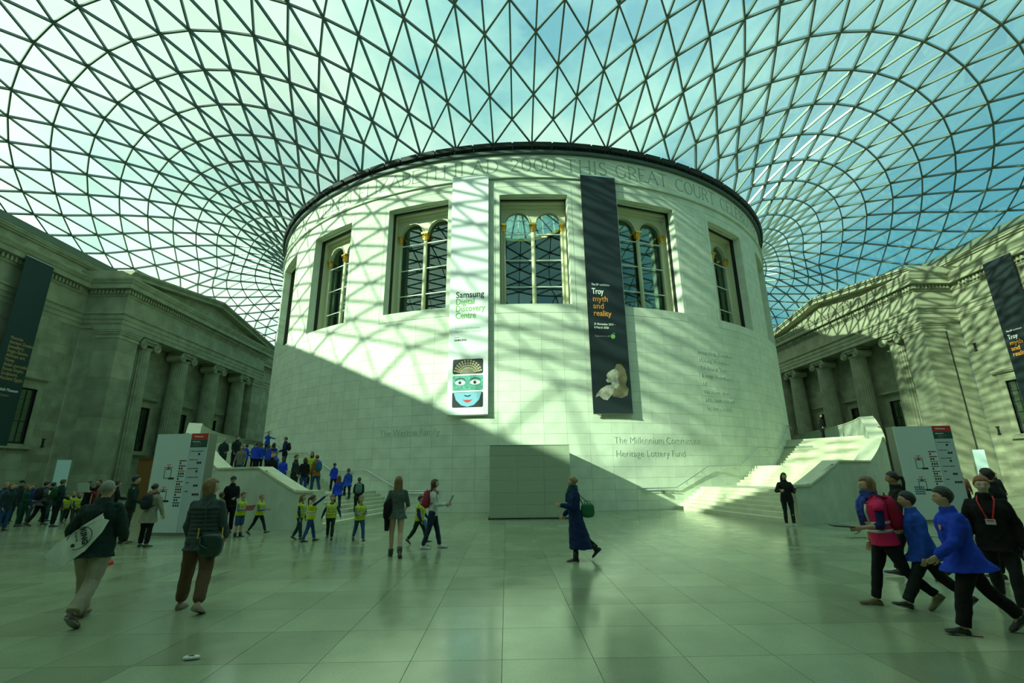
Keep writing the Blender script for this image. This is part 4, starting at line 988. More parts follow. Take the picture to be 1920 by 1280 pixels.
# ---------------------------------------------------------------- information boards
BOARD = mat('board_white', (.52, .62, .60), .45); BOARD2 = mat('board_grey', (.42, .50, .52), .45); HEAD = mat('board_red', (.50, .03, .03), .5); HEAD2 = mat('board_green', (.015, .07, .06), .5); SIDE = mat('board_side', (.20, .22, .17), .5)
def kiosk(p0, p1, h, label, flip):
    a = Vector((*p0, ZF)); b = Vector((*p1, ZF)); X_ = (b-a).normalized(); Z_ = Vector((X_.y, -X_.x, 0)); w = (b-a).length
    k = empty('information_board', (a+b)/2, label=label, cat='sign'); fr = (a, X_, Vector((0,0,1)), Z_)
    mb = MB(); quad_on(mb, fr, 0, w, .10, h, -.42, -.03); mb.obj('body', SIDE, k)
    mb = MB(); quad_on(mb, fr, -.0, w, 0, .10, -.42, -.02); mb.obj('plinth', SIDE, k)
    ws = w*.675
    mb = MB(); quad_on(mb, fr, 0, ws-.004, .10, h, -.03, 0); mb.obj('map_panel', BOARD, k)
    mb = MB(); quad_on(mb, fr, ws+.004, w, .10, h, -.03, 0); mb.obj('list_panel', BOARD2, k)
    mb = MB(); quad_on(mb, fr, ws+.005, w, h-.20, h, 0, .004); mb.obj('red_header', HEAD, k)
    mb = MB(); quad_on(mb, fr, ws+.005, w, h-.46, h-.205, 0, .004); mb.obj('green_header', HEAD2, k)
    f1 = (a+Z_*.004, X_, Vector((0,0,1)), Z_)
    txt_on(f1, 'Welcome', .085, ws+.1, h-.13, PW, k); txt_on(f1, 'Information', .06, ws+.07, h-.29, PW, k); txt_on(f1, 'Collection and', .05, ws+.12, h-.36, TO, k); txt_on(f1, 'exhibitions', .05, ws+.12, h-.42, TO, k)
    y = h-.60
    for s, ic in (('Great Court Restaurant', 1), ('Members Room', 2), ('Room 35 exhibition', 1), ('Ground floor galleries', 0), ('Shops', 2), ('Toilets', 3)):
        txt_on(fr, s, .046, ws+.06, y, INK, k)
        for q in range(ic):
            mb = MB(); quad_on(mb, fr, ws+.34+.085*q, ws+.41+.085*q, y-.12, y-.05, 0, .004); mb.obj('pictogram', INK, k)
        y -= .17 if ic == 0 else .28
    def plan(u, v, s, blue):
        mb = MB()
        for q in ((0,0,.42,.03),(0,0,.03,.5),(.39,0,.42,.5),(0,.47,.42,.5),(.3,-.05,.62,.05),(.12,.5,.3,.53),(.19,.5,.23,.66)):
            quad_on(mb, fr, u+q[0]*s, u+q[2]*s, v+q[1]*s, v+q[3]*s, 0, .003)
        mb.obj('plan_walls', INK, k)
        mb = MB(); quad_on(mb, fr, u-.05*s, u+.45*s, v+.56*s, v+.6*s, 0, .003); quad_on(mb, fr, u+.08*s, u+.34*s, v+.7*s, v+.73*s, 0, .003); mb.obj('plan_highlight', HEAD, k)
        mb = MB()
        for q in range(5): quad_on(mb, fr, u-.4*s, u-.22*s, v+(.1+.12*q)*s, v+(.11+.12*q)*s, 0, .003)
        mb.obj('plan_notes', BOARD2, k)
        if blue:
            mb = MB()
            for q in range(5):
                for r_ in range(4): quad_on(mb, fr, u+(-.28+.11*q)*s, u+(-.19+.11*q)*s, v+(-.25+.12*r_)*s, v+(-.16+.12*r_)*s, 0, .003)
            mb.obj('plan_rooms', mat('plan_blue', (.10, .16, .24), .6), k)
    plan(ws*.38, h*.55, .62, False); plan(ws*.34, h*.33, .62, True)
    cols = [(.2,.02,.05), (.25,.03,.12), (.4,.22,.04), (.06,.16,.16), (.4,.06,.03), (.12,.14,.05), (.2,.02,.06), (.05,.07,.22), (.05,.05,.25)]
    for q, c in enumerate(cols):
        v = h*.72-q*.165*h/3.2*1.0
        mb = MB(); quad_on(mb, fr, ws*.76, ws*.96, v, v+.035, 0, .004); mb.obj('key_bar', mat('key_%d' % q, c, .6), k)
        mb = MB()
        for r_ in range(1+q % 3): quad_on(mb, fr, ws*.78+.08*r_, ws*.78+.05+.08*r_, v-.10, v-.035, 0, .004)
        mb.obj('key_icons', INK, k)
kiosk((-13.62, -30.17), (-11.74, -30.42), 3.25, 'tall white map board with a red header left of the stairs', 0)
kiosk((12.55, -29.3), (14.5, -29.5), 3.33, 'tall white map board with a red header right of the stairs', 1)
def panel(p, w, h, label, rot):
    e_ = empty('display_panel', (*p, ZF), rz=R_(rot), label=label, cat='panel', local=True)
    MB().box(-w/2, w/2, -.02, .0, .05, h).obj('face', mat('panel_white', (.55, .72, .72), .4), e_); MB().box(-w/2, w/2, .0, .22, .0, h).obj('body', SIDE, e_)
panel((-29.1, -16.1), .75, 2.95, 'narrow pale panel standing by the left wall pilaster', 12)
panel((27.5, -17.0), .62, 2.93, 'narrow pale panel standing before the sunlit right wall', -14)
# brown cabinet beside the left board
cb = empty('wooden_cabinet', (-29.3,-8.6,ZF), label='brown wooden cabinet glimpsed beside the left map board', cat='cabinet')
MB().box(-29.8, -28.6, -9., -8.4, ZF, 3.1).obj('body', mat('brown_wood', (.16, .07, .015), .5), cb); MB().box(-29.85, -28.55, -9.05, -8.35, 3.1, 3.18).obj('top', mat('brown_wood', (.16, .07, .015)), cb)
MB().box(-29.7, -28.7, -9.04, -9., .2, 2.9).obj('door', mat('brown_wood2', (.20, .09, .02), .5), cb)
# crumpled paper and red leaflet on the floor
pp = MB()
for k in range(5): pp.sphere((-4.96+.012*k*math.cos(k*2.2), -41.25+.02*math.sin(k*3), ZF+.02), (.05, .035, .02), 6, 5)
tag(pp.obj('crumpled_paper', mat('paper', (.6,.65,.6), .8), None, origin=(-4.96, -41.25, ZF)), 'small crumpled white paper on the floor at bottom left', 'litter')

rs = MB(); rs.loft([[(-10.35+w_*c_, -35.6+y_, ZF+h_*q_) for c_, q_ in ((-1,0),(-1,.6),(0,1),(1,.6),(1,0))] for y_, w_, h_ in ((-.16,.03,.03),(-.1,.05,.06),(.0,.055,.10),(.12,.05,.12),(.16,.03,.06))])
tag(rs.obj('red_shoe', mat('red_plastic', (.45,.02,.015), .5), None, origin=(-10.35, -35.6, ZF)), 'small red shoe-like object on the floor beyond the grey-haired person', 'shoe')
cd = MB(); cd.tube([(3.50,-40.74,ZF+.006),(3.46,-40.84,ZF+.006),(3.52,-40.95,ZF+.006),(3.60,-40.98,ZF+.006)], .005, 5)
tag(cd.obj('lace', mat('lace_red', (.12,.01,.01), .7), None, origin=(3.5, -40.8, ZF)), 'thin dark red lace lying by the nearest child\'s shoes', 'lace')
# ---------------------------------------------------------------- people
def cloth(col, rough=.85, b=.8):
    n = 'cloth_%02x%02x%02x' % tuple(int(min(1, c)*255) for c in col)
    return mat(n, col, rough, noise=.20, nscale=6, bump=b, bscale=9, spec=.25, stretch=(1.3,1.3,.6))
SK = {'l': (.46,.30,.19), 'm': (.30,.18,.10), 'd': (.09,.045,.025), 'p': (.50,.36,.27)}
def skin(c): return mat('skin_'+c, SK[c], .5, noise=.05, nscale=20, spec=.4)
HC_ = {'blond': (.32,.20,.08), 'brown': (.07,.035,.015), 'dark': (.012,.010,.010), 'ginger': (.30,.09,.02), 'grey': (.22,.22,.18), 'light': (.20,.11,.045), 'auburn': (.15,.05,.02)}
def hairm(c): return mat('hair_'+c, HC_[c], .45, noise=.35, nscale=3, stretch=(22,22,2.5), bump=.6, bscale=5)
def V(*a): return Vector(a)
def ell(mb, c, rx, ry, n, X=V(1,0,0), Y=V(0,1,0)): return [c+X*rx*math.cos(2*math.pi*i/n)+Y*ry*math.sin(2*math.pi*i/n) for i in range(n)]
def limb(mb, pts, rad, n=12, sub=3, end=True):
    # smooth the radius between joints
    P, Rr = [], []
    for k in range(len(pts)-1):
        for q in range(sub): t = q/sub; P.append(pts[k].lerp(pts[k+1], t)); Rr.append(rad[k]+(rad[k+1]-rad[k])*t)
    P.append(pts[-1]); Rr.append(rad[-1]); mb.tube(P, Rr, n); mb.sphere(pts[0], rad[0]*.99, n, 8); (mb.sphere(pts[-1], rad[-1]*.99, n, 8) if end else None)
    for k in range(1, len(pts)-1): mb.sphere(pts[k], rad[k]*1.0, n, 8)
def headmesh(mb, c, h, M, n=28, m=22):
    rings = []
    for k in range(1, m):
        t = math.pi*k/m; ring_ = []
        for i in range(n):
            a_ = 2*math.pi*i/n; x, y, z = .345*math.sin(t)*math.cos(a_), .42*math.sin(t)*math.sin(a_), -.5*math.cos(t)
            jaw = max(0, min(1, (-z-.02)/.45)); x *= 1-.34*jaw**1.4
            if y < 0: y *= 1-.30*jaw
            else: y *= 1-.02*jaw; 
            if y > 0 and abs(x) < .3:
                def g(x0, z0, sx_, sz_): return math.exp(-((x-x0)/sx_)**2-((z-z0)/sz_)**2)
                y += .15*g(0,-.13,.055,.06)+.09*g(0,-.03,.045,.10)+.035*g(0,.09,.2,.05)
                y -= .055*(g(.145,.0,.075,.05)+g(-.145,.0,.075,.05)); y += .035*g(0,-.25,.10,.035)-.02*g(0,-.295,.08,.02)+.055*g(0,-.41,.10,.07)
                y += .02*(g(.2,-.13,.09,.08)+g(-.2,-.13,.09,.08))
            ring_.append(M @ (V(x, y, z)*h)+c)
        rings.append(ring_)
    mb.loft(rings)
    for s in (-1, 1):
        rr = [[M @ (V(s*(.315+.045*w_), -.03+.075*q*math.cos(u), -.03+.115*q*math.sin(u))*h)+c for u in np.linspace(0, 2*math.pi, 9)[:-1]] for w_, q in ((0,.7),(.8,1),(1.6,.9),(1.4,.5))]
        mb.loft(rr)
def hairmesh(mb, c, h, M, style, sp=None):
    n, m = 26, 20; rings = []
    thick = {'short': 1.04, 'crop': .97, 'long': 1.07, 'bob': 1.10, 'tail': 1.02, 'bun': 1.02, 'curly': 1.10, 'hood': 1.1}.get(style, 1)
    for k in range(1, m):
        t = math.pi*k/m; ring_ = []
        for i in range(n):
            a_ = 2*math.pi*i/n; x, y, z = .395*math.sin(t)*math.cos(a_), .465*math.sin(t)*math.sin(a_), -.53*math.cos(t)
            x *= thick; y *= thick; z = z*thick+.035; y -= .03
            low = {'short': -.32, 'crop': -.18, 'tail': -.2, 'bun': -.2}.get(style, -.5)
            jw = max(0, min(1, (-z-.0)/.45))
            if style in ('short', 'crop', 'tail', 'bun') and y < .1: y *= 1-.34*jw; x *= 1-.38*jw
            if z < low and y < .1: z = low+(z-low)*.15; x *= .9; y *= .92
            if style in ('long', 'bob'): face = (y > .17 and z < .27+.1*abs(x)*2)
            else: face = (y > .19 and z < .28) or (y > .02 and z < -.02) or (y > -.12 and z < -.10)
            if face:
                f = .72; x *= f; z = z*f+.05; y = min(y*f, .26)
            if style == 'short': j = 1+.05*math.sin(6*a_+1.7*k)*math.cos(8*t)*(z > -.1); x *= j; y *= j; z *= j
            if style == 'curly': j = 1+.05*math.sin(9*a_+3*k)*math.cos(5*t); x *= j; y *= j; z *= j
            ring_.append(M @ (V(x, y, z)*h)+c)
        rings.append(ring_)
    mb.loft(rings)
    if style in ('long', 'bob'):
        L_ = {'long': 1.75, 'bob': .72}[style] if sp is None else sp; rr = []
        for q in range(9):
            t = q/8; z = .15-L_*t; wd = .42+.07*math.sin(3*t)-.14*t*t*(style == 'long'); dp = .20-.06*t; y0 = -.27-.10*t*(style == 'long')
            rr.append([M @ (V(wd*math.cos(u), y0+dp*math.sin(u)+.02*math.sin(5*u+q), z)*h)+c for u in np.linspace(0, 2*math.pi, 17)[:-1]])
        mb.loft(rr)
        if style == 'bob':
            for s in (-1, 1): mb.loft([[M @ (V(s*(.33+.07*math.cos(u)), -.05+.17*math.sin(u), z)*h)+c for u in np.linspace(0, 2*math.pi, 9)[:-1]] for z in (.2, -.1, -.33, -.42)])
    if style == 'tail': mb.tube([M @ (V(*p)*h)+c for p in ((0,-.42,.12),(0,-.62,.1),(0,-.66,-.3),(0,-.60,-.85),(0,-.58,-1.15))], [.1*h,.13*h,.13*h,.10*h,.03*h], 8)
    if style == 'bun': mb.sphere(M @ (V(0,-.46,.12)*h)+c, .16*h, 10, 8)
def hand(mb, w, d, nrm_, s, H, curl=35, full=True):
    # w wrist, d forearm direction, nrm_ palm normal (towards which the fingers curl), s side
    d = d.normalized(); nrm_ = (nrm_-d*nrm_.dot(d)).normalized(); x = d.cross(nrm_).normalized()*s
    k = H/1.75; mb.loft([[w+d*t*k+x*rx*k*math.cos(u)+nrm_*ry*k*math.sin(u) for u in np.linspace(0, 2*math.pi, 11)[:-1]] for t, rx, ry in ((-.02,.026,.020),(.02,.034,.018),(.055,.041,.015),(.085,.040,.013))])
    if not full:
        mb.loft([[w+(d*math.cos(a_)+nrm_*math.sin(a_))*t*k+x*.036*k*math.cos(u)+nrm_*.013*k*math.sin(u) for u in np.linspace(0, 2*math.pi, 9)[:-1]] for t, a_ in ((.08,0),(.12,.15),(.155,.4))]); mb.tube([w+d*.02*k+x*.03*k, w+d*.06*k+x*.06*k, w+d*.09*k+x*.055*k], .011*k, 6); return
    for i, (o, l) in enumerate(((.032,.072),(.0108,.082),(-.0108,.076),(-.032,.060))):
        b = w+d*.080*k+x*o*k; c = R_(curl); p = [b-d*.03*k, b]; a_ = 0
        for q, f in enumerate((.45,.32,.23)):
            a_ += c*(.6 if q == 0 else .8); p.append(p[-1]+(d*math.cos(a_)+nrm_*math.sin(a_))*l*f*k+x*o*.12*k*f)
        mb.tube(p, [.0088*k,.0090*k,.0085*k,.0078*k,.006*k], 7); mb.sphere(p[-1], .0062*k, 6, 5)
    b = w+d*.022*k+x*.026*k; p = [b, b+(d*.5+x*.75)*.034*k, b+(d*.85+x*.75)*.056*k+nrm_*.012*k, b+(d*1.2+x*.62)*.068*k+nrm_*.026*k]
    mb.tube(p, [.013*k,.0115*k,.0095*k,.0075*k], 7); mb.sphere(p[-1], .0078*k, 6, 5)
FOLDS = bpy.data.textures.new('cloth_folds', 'CLOUDS'); FOLDS.noise_scale = .11; FOLDS.noise_depth = 1
STAND = ((2,2),(-2,2)); WALK = ((24,6),(-20,18)); WALK2 = ((-20,18),(24,6)); STEP = ((14,8),(-12,14)); STEP2 = ((-12,14),(14,8)); CLIMB = ((48,62),(-8,6)); CLIMB2 = ((-8,6),(48,62))
def person(loc, face, H, label, hs=1., legs=STAND, arms=((4,8,14,0),(4,8,14,0)), lean=(2,0), head=(0,0), top='jacket', topc=(.05,.06,.06), tth=.02, hem=.0, sleeve=1.,
           bot='trousers', botc=(.02,.02,.03), bth=.014, bhem=1., shoe=(.02,.02,.02), shoeh=.0, hair='short', hairc='brown', sk='l', vest=None, lod=1, build=1., group=None, z=None, hat=None, eyes=False, feet=(0,0), spread=.0):
    """lod 2 near, 1 middle, 0 far"""
    x, y = loc; zz_ = ZF if z is None else z
    P = empty('person', (x, y, zz_), rz=-R_(face), label=label, cat='person', group=group, local=True)
    vox = {2: .0085, 1: .016, 0: 0}[lod]; seg = {2: 14, 1: 11, 0: 8}[lod]
    child = hs > 1.05; hh = .128*hs*H; hip = .515*H; L1, L2 = .24*H, .235*H; fh = .042*H
    hx = .052*H*build; sw = (.096 if not child else .092)*H*build; shz = (.82 if not child else .795)*H
    # legs
    J = []
    for s, (p_, kb) in zip((-1, 1), legs):
        a_, b_ = R_(p_), R_(p_-kb); h0 = V(s*hx, 0, hip); kn = h0+V(s*(.004+spread*.5)*H, math.sin(a_)*L1, -math.cos(a_)*L1); an = kn+V(s*spread*.5*H, math.sin(b_)*L2, -math.cos(b_)*L2)
        fp = max(0, -(p_-kb)-6)*1.05 if kb > 12 and p_ < 20 else (-max(0, p_-10)*.9 if kb < 15 else 0); J.append([h0, kn, an, R_(fp)])
    lowz = min(j[2].z - fh - max(0, math.sin(j[3]))*.10*H for j in J)
    dz = V(0, 0, -lowz)
    for j in J: j[0] += dz; j[1] += dz; j[2] += dz
    hc = V(0, 0, hip)+dz
    lf, ls = R_(lean[0]), R_(lean[1]); up = V(math.sin(ls), math.sin(lf), math.cos(lf)*math.cos(ls)).normalized(); tl = shz-hip
    sc_ = hc+up*tl; fwd = V(0, 1, 0)-up*up.y; fwd.normalize(); rt = fwd.cross(up)
    neck = sc_+up*.035*H
    Mh = Matrix.Rotation(-R_(head[0]), 3, 'Z') @ Matrix.Rotation(R_(head[1]), 3, 'X')
    hcz = neck+V(0, .012*H, .0)+V(0,0,1)*(hh*.50+.012*H)
    # arms
    AR = []
    for s, (p_, ab, e, inw) in zip((-1, 1), arms):
        sh = sc_+rt*s*sw-up*.026*H; a_, b_, q = R_(p_), R_(ab), R_(p_+e)
        du = V(s*math.sin(b_), math.sin(a_)*math.cos(b_), -math.cos(a_)*math.cos(b_)).normalized()
        df = V(s*(math.sin(b_)*.6-inw), math.sin(q), -math.cos(q)).normalized()
        el = sh+du*.172*H; wr_ = el+df*.148*H; AR.append((sh, el, wr_, df))
    def fin(mb, name, m, vx=vox, sm=True, fold=0.):
        o = mb.obj(name, m, P, smooth=True)
        if vx:
            r = o.modifiers.new('join', 'REMESH'); r.mode = 'VOXEL'; r.voxel_size = vx; r.use_smooth_shade = True
            if fold and vx:
                d = o.modifiers.new('folds', 'DISPLACE'); d.texture = FOLDS; d.strength = fold; d.mid_level = .5; d.texture_coords = 'LOCAL'
            s = o.modifiers.new('smooth', 'SMOOTH'); s.factor = .5; s.iterations = 3 if lod == 2 else 2
        return o
    # body: one continuous figure
    b = MB()
    headmesh(b, hcz, hh, Mh, *((30, 24) if lod == 2 else (18, 14) if lod == 1 else (12, 9)))
    b.tube([neck-up*.05*H, neck, hcz-V(0,0,hh*.25)], [.036*H*build, .031*H, .030*H*hs**.5], seg)
    def torso(mb, th, t0=-.12, t1=1.12, flare=0.):
        prof = ((-.34,.100,.074),(-.24,.096,.070),(-.14,.088,.062),(0,.093,.064),(.25,.083,.058),(.45,.080,.057),(.7,.094,.064),(.84,.100,.060),(.93,.092,.052),(.99,.074,.045),(1.04,.050,.038),(1.10,.033,.033))
        rr = []
        for t, rx, ry in prof:
            if t < t0-.02 or t > t1+.02: continue
            c = hc+up*tl*t+fwd*(.012*H*math.sin(math.pi*max(0, t))); ry = ry+max(0, max(abs(J[0][1].y), abs(J[1][1].y))/H-.03)*max(0, -t)*1.7
            rr.append(ell(mb, c, rx*H*build+th*min(1, max(.3, (1.15-t)*3))+flare*max(0, .3-t), ry*H*build+th*min(1, max(.3, (1.15-t)*3))+flare*max(0, .3-t), max(seg, 12), rt, fwd))
        mb.loft(rr)
    torso(b, -.008)
    for h0, kn, an, fp in J:
        limb(b, [h0, h0.lerp(kn, .35), kn, kn.lerp(an, .35), an], [.050*H, .047*H, .031*H, .032*H, .020*H], seg)
        b.tube([an, an+V(0, math.cos(fp)*.035*H, -math.sin(fp)*.035*H-.022*H)], [.018*H, .010*H], 8)
    for s, (sh, el, wr_, df) in zip((-1, 1), AR):
        limb(b, [sh, el, wr_], [.023*H, .020*H, .0145*H], seg)
        hand(b, wr_, df, V(-s*.8, .35, -.1), -s, H, full=(lod == 2))
    fin(b, 'body', skin(sk))
    # hair
    hb = MB(); hairmesh(hb, hcz, hh, Mh, hair); ho = fin(hb, 'hair', hairm(hairc), vox if lod else 0)
    if hat:
        hb = MB(); rr = []
        for t in np.linspace(.12, math.pi/2, 7)[::-1]:
            rr.append([Mh @ (V(.42*math.sin(t)*math.cos(u), -.03+.48*math.sin(t)*math.sin(u), .12+.46*math.cos(t))*hh)+hcz for u in np.linspace(0, 2*math.pi, 17)[:-1]])
        hb.loft(rr); hb.obj('cap', cloth(hat), P, smooth=True)
        hb = MB(); hb.loft([[Mh @ (V(.3*math.cos(u), .38+.32*max(0, math.sin(u)), .14+d_)*hh)+hcz for u in np.linspace(0, 2*math.pi, 17)[:-1]] for d_ in (0, .04)]); hb.obj('cap_brim', cloth(hat), P)
    if eyes:
        for s in (-1, 1):
            e = MB(); c = Mh @ (V(s*.135, .385, .0)*hh)+hcz; e.sphere(c, (.042*hh,.03*hh,.025*hh), 10, 8); eo = e.obj('eye', mat('eye_white', (.5,.5,.46), .3), P, smooth=True)
            e = MB(); e.sphere(Mh @ (V(s*.135, .408, .0)*hh)+hcz, (.02*hh,.012*hh,.02*hh), 8, 6); e.obj('iris', mat('iris', (.03,.025,.02), .2), eo, smooth=True)
            e = MB(); e.tube([Mh @ (V(s*a_, b_, c_)*hh)+hcz for a_, b_, c_ in ((.06,.415,.075),(.14,.40,.10),(.22,.34,.08))], [.010*hh,.016*hh,.007*hh], 6); e.obj('eyebrow', hairm(hairc), P, smooth=True)
        e = MB(); e.tube([Mh @ (V(a_, b_, c_)*hh)+hcz for a_, b_, c_ in ((-.1,.375,-.268),(-.04,.432,-.26),(0,.438,-.262),(.04,.432,-.26),(.1,.375,-.268))], [.006*hh,.018*hh,.02*hh,.018*hh,.006*hh], 6)
        e.obj('lips', mat('lips_'+sk, tuple(c*.75 if i else c*1.0 for i, c in enumerate(SK[sk])), .45), P, smooth=True)
    # trousers / skirt
    def legtube(mb, th, frac=1., flare=0.):
        for h0, kn, an, fp in J:
            if frac >= 1: limb(mb, [h0, h0.lerp(kn, .4), kn, kn.lerp(an, .5), an+V(0,0,.012*H)], [.052*H+th, .048*H+th, .033*H+th, .030*H+th+flare*.5, .024*H+th+flare], seg, end=False)
            else:
                p = h0.lerp(kn, frac/.5) if frac < .5 else kn.lerp(an, (frac-.5)/.5)
                pts = [h0, h0.lerp(kn, .4), p] if frac <= .5 else [h0, h0.lerp(kn, .5), kn, p]
                limb(mb, pts, [.052*H+th, .050*H+th, .046*H+th] if frac <= .5 else [.052*H+th, .048*H+th, .035*H+th, .032*H+th], seg)
        c = hc; mb.loft([ell(mb, c+up*tl*t, rx*H*build+th, ry*H*build+th, 14, rt, fwd) for t, rx, ry in ((-.22,.050,.045),(-.12,.088,.060),(0,.091,.064),(.12,.085,.060))])
    if bot in ('trousers', 'leggings', 'shorts'):
        tb = MB(); legtube(tb, bth if bot != 'leggings' else .005, {'shorts': .48}.get(bot, bhem), bth*.35 if bot == 'trousers' else 0); fin(tb, bot, cloth(botc), fold=.022)
    # top
    tb = MB(); torso(tb, tth, t0={'fleece': -.34, 'jacket': -.24, 'shirt': -.14, 'sweater': -.14}.get(top, -.2), flare={'fleece': .05, 'jacket': .02}.get(top, 0))
    for s, (sh, el, wr_, df) in zip((-1, 1), AR):
        if sleeve >= 1: limb(tb, [sh+rt*(-s)*.004*H, sh.lerp(el, .35), el, wr_-df*.012*H], [.024*H+tth*.55, .0265*H+tth*.8, .023*H+tth*.8, .0175*H+tth*.55], seg)
        elif sleeve > 0: limb(tb, [sh, sh.lerp(el, sleeve/.5) if sleeve < .5 else el.lerp(wr_, (sleeve-.5)*2)] if sleeve < .5 else [sh, el, el.lerp(wr_, (sleeve-.5)*2)], [.024*H+tth*.6, .026*H+tth*.8] if sleeve < .5 else [.024*H+tth*.6, .023*H+tth*.8, .021*H+tth*.7], seg)
    if top in ('jacket', 'coat', 'fleece', 'hoodie'):     # collar
        tb.tube([neck-up*.03*H, neck+up*.018*H], [.050*H+tth*.4, .040*H+tth*.4], seg)
    if hem > 0:        # coats, dresses: skirt part down to hem metres above the ground
        rr = []; mid = (J[0][1]+J[1][1])/2; kd = abs(J[0][1].y-J[1][1].y)/2; ad = abs(J[0][2].y-J[1][2].y)/2; am = (J[0][2]+J[1][2])/2
        z0 = hc.z+tl*.12; z1 = hem*1.0
        for q in range(9):
            t = q/8; z = z0+(z1-z0)*t; kt = min(1, max(0, (hc.z-z)/(hc.z-mid.z))); at_ = max(0, (mid.z-z)/(mid.z-am.z+1e-6))
            cyy = hc.y*(1-kt)+mid.y*kt if at_ <= 0 else mid.y+(am.y-mid.y)*at_*.3
            ex = kd*kt*.6+max(0, (ad-kd))*at_*.12
            rr.append([V(math.cos(u)*(.090*H*build+tth+.035*H*t), cyy+math.sin(u)*(.062*H*build+tth+ex+.025*H*t), z) + V(1, 1, 0)*.006*math.sin(6*u)*t for u in np.linspace(0, 2*math.pi, 21)[:-1]])
        tb.loft(rr)
    names = {'jacket': 'jacket', 'coat': 'coat', 'fleece': 'fleece_jacket', 'shirt': 'shirt', 'dress': 'dress', 'hoodie': 'hooded_top', 'sweater': 'sweater'}
    to = fin(tb, names.get(top, top), cloth(topc), fold=.035 if top != 'sweater' else .02)
    # shoes
    for s, (h0, kn, an, fp) in zip((-1, 1), J):
        m_ = MB(); cf, sf = math.cos(fp), math.sin(fp)
        def F(x_, y_, z_):   # foot local: y forward, z up from the sole at the ankle
            return V(an.x+x_*H, an.y+(y_*cf+z_*sf)*H, an.z+(-y_*sf+z_*cf)*H)
        tu = s*.012
        rr = []
        for y_, w_, h_ in ((-.040,.014,.028),(-.030,.021,.040),(.0,.022,.052),(.03,.024,.040),(.06,.029,.026),(.09,.028,.020),(.108,.020,.014),(.114,.010,.009)):
            rr.append([F(tu*y_*8+w_*c_, y_, -.042+max(0, h_*q_)) for c_, q_ in ((-1,.0),(-1.02,.35),(-.72,.85),(-.3,1),(.3,1),(.72,.85),(1.02,.35),(1,.0))])
        m_.loft(rr)
        if shoeh: m_.tube([an+V(0,0,-.02*H), an+(kn-an)*shoeh], [.026*H+.01, .029*H+.012], 10)
        so = m_.obj('shoe', mat('shoe_%d_%d_%d' % tuple(int(c*255) for c in shoe), shoe, .5), P, smooth=True)
        if lod == 2:
            m_ = MB(); m_.loft([[F(tu*y_*8+w_*c_, y_, -.0425+d_) for y_, w_, c_ in ((-.041,.013,-1),(-.0,.0225,-1),(.06,.030,-1),(.10,.024,-1),(.116,.008,-1),(.116,.008,1),(.10,.024,1),(.06,.030,1),(.0,.0225,1),(-.041,.013,1))] for d_ in (-.003, .007)]); m_.obj('sole', mat('sole_rubber', (.18,.18,.15), .6), so)
    if vest:
        vb = MB(); prof = ((-.14,.102,.074),(.02,.096,.067),(.3,.090,.064),(.55,.090,.064),(.75,.100,.067),(.88,.102,.062),(.95,.085,.052))
        th = tth+.022; rr = [ell(vb, hc+up*tl*t+fwd*.012*H*math.sin(math.pi*t), rx*H*build+th, ry*H*build+th, 16, rt, fwd) for t, rx, ry in prof]
        vb.loft(rr)
        for s in (-1, 1): vb.tube([sc_+rt*s*.06*H+fwd*.055*H-up*.03*H, sc_+rt*s*.062*H+up*.012*H, sc_+rt*s*.06*H-fwd*.05*H-up*.03*H], [.022*H, .024*H, .022*H], 8)
        vo = fin(vb, 'high_visibility_vest', mat('vest_%d' % int(vest[0]*99), vest, .6, spec=.2))
        for t in (.22, .42):
            v2 = MB(); i_ = .091 if t < .3 else .0905
            v2.loft([ell(v2, hc+up*tl*(t+d_)+fwd*.012*H*math.sin(math.pi*t), i_*H*build+th+.006, .064*H*build+th+.006, 20, rt, fwd) for d_ in (-.035, .035)]); v2.obj('reflective_band', mat('reflective', (.42,.45,.38), .35, metal=.2), vo, smooth=True)
        if lod:
            for s in (-1, 1):
                v2 = MB(); v2.tube([hc+up*tl*.42+rt*s*.055*H+fwd*(.062*H+th), hc+up*tl*.72+rt*s*.055*H+fwd*(.068*H+th), sc_-up*.03*H+rt*s*.05*H+fwd*(.056*H+th*.8)], .012*H, 6); v2.obj('reflective_band', mat('reflective', (.42,.45,.38)), vo, smooth=True)
    return dict(P=P, hand=[a_[2]+a_[3]*.06*H for a_ in AR], df=[a_[3] for a_ in AR], sc=sc_, hc=hc, up=up, fwd=fwd, rt=rt, neck=neck, head=hcz, H=H, J=J, elb=[a_[1] for a_ in AR], top=to, hh=hh, Mh=Mh, tl=tl)
def acc(pd, name, label, cat, group=None):
    o = empty(name, pd['P'].location, rz=pd['P'].rotation_euler.z, label=label, cat=cat, group=group, local=True); return o
def rbox(c, sx_, sy_, sz_, X=V(1,0,0), Y=V(0,1,0), Z=V(0,0,1), e=3.2, n=16, m=9, taper=0.):
    rr = []
    for k in range(m):
        t = math.pi*(k+.35)/(m-.3); w_ = math.sin(t)**(2/e); z = -math.copysign(abs(math.cos(t))**(2/e), math.cos(t))
        rr.append([c+X*(sx_*w_*(1-taper*z)*math.copysign(abs(math.cos(u))**(2/e), math.cos(u)))+Y*(sy_*w_*math.copysign(abs(math.sin(u))**(2/e), math.sin(u)))+Z*sz_*z for u in np.linspace(0, 2*math.pi, n+1)[:-1]])
    return MB().loft(rr)
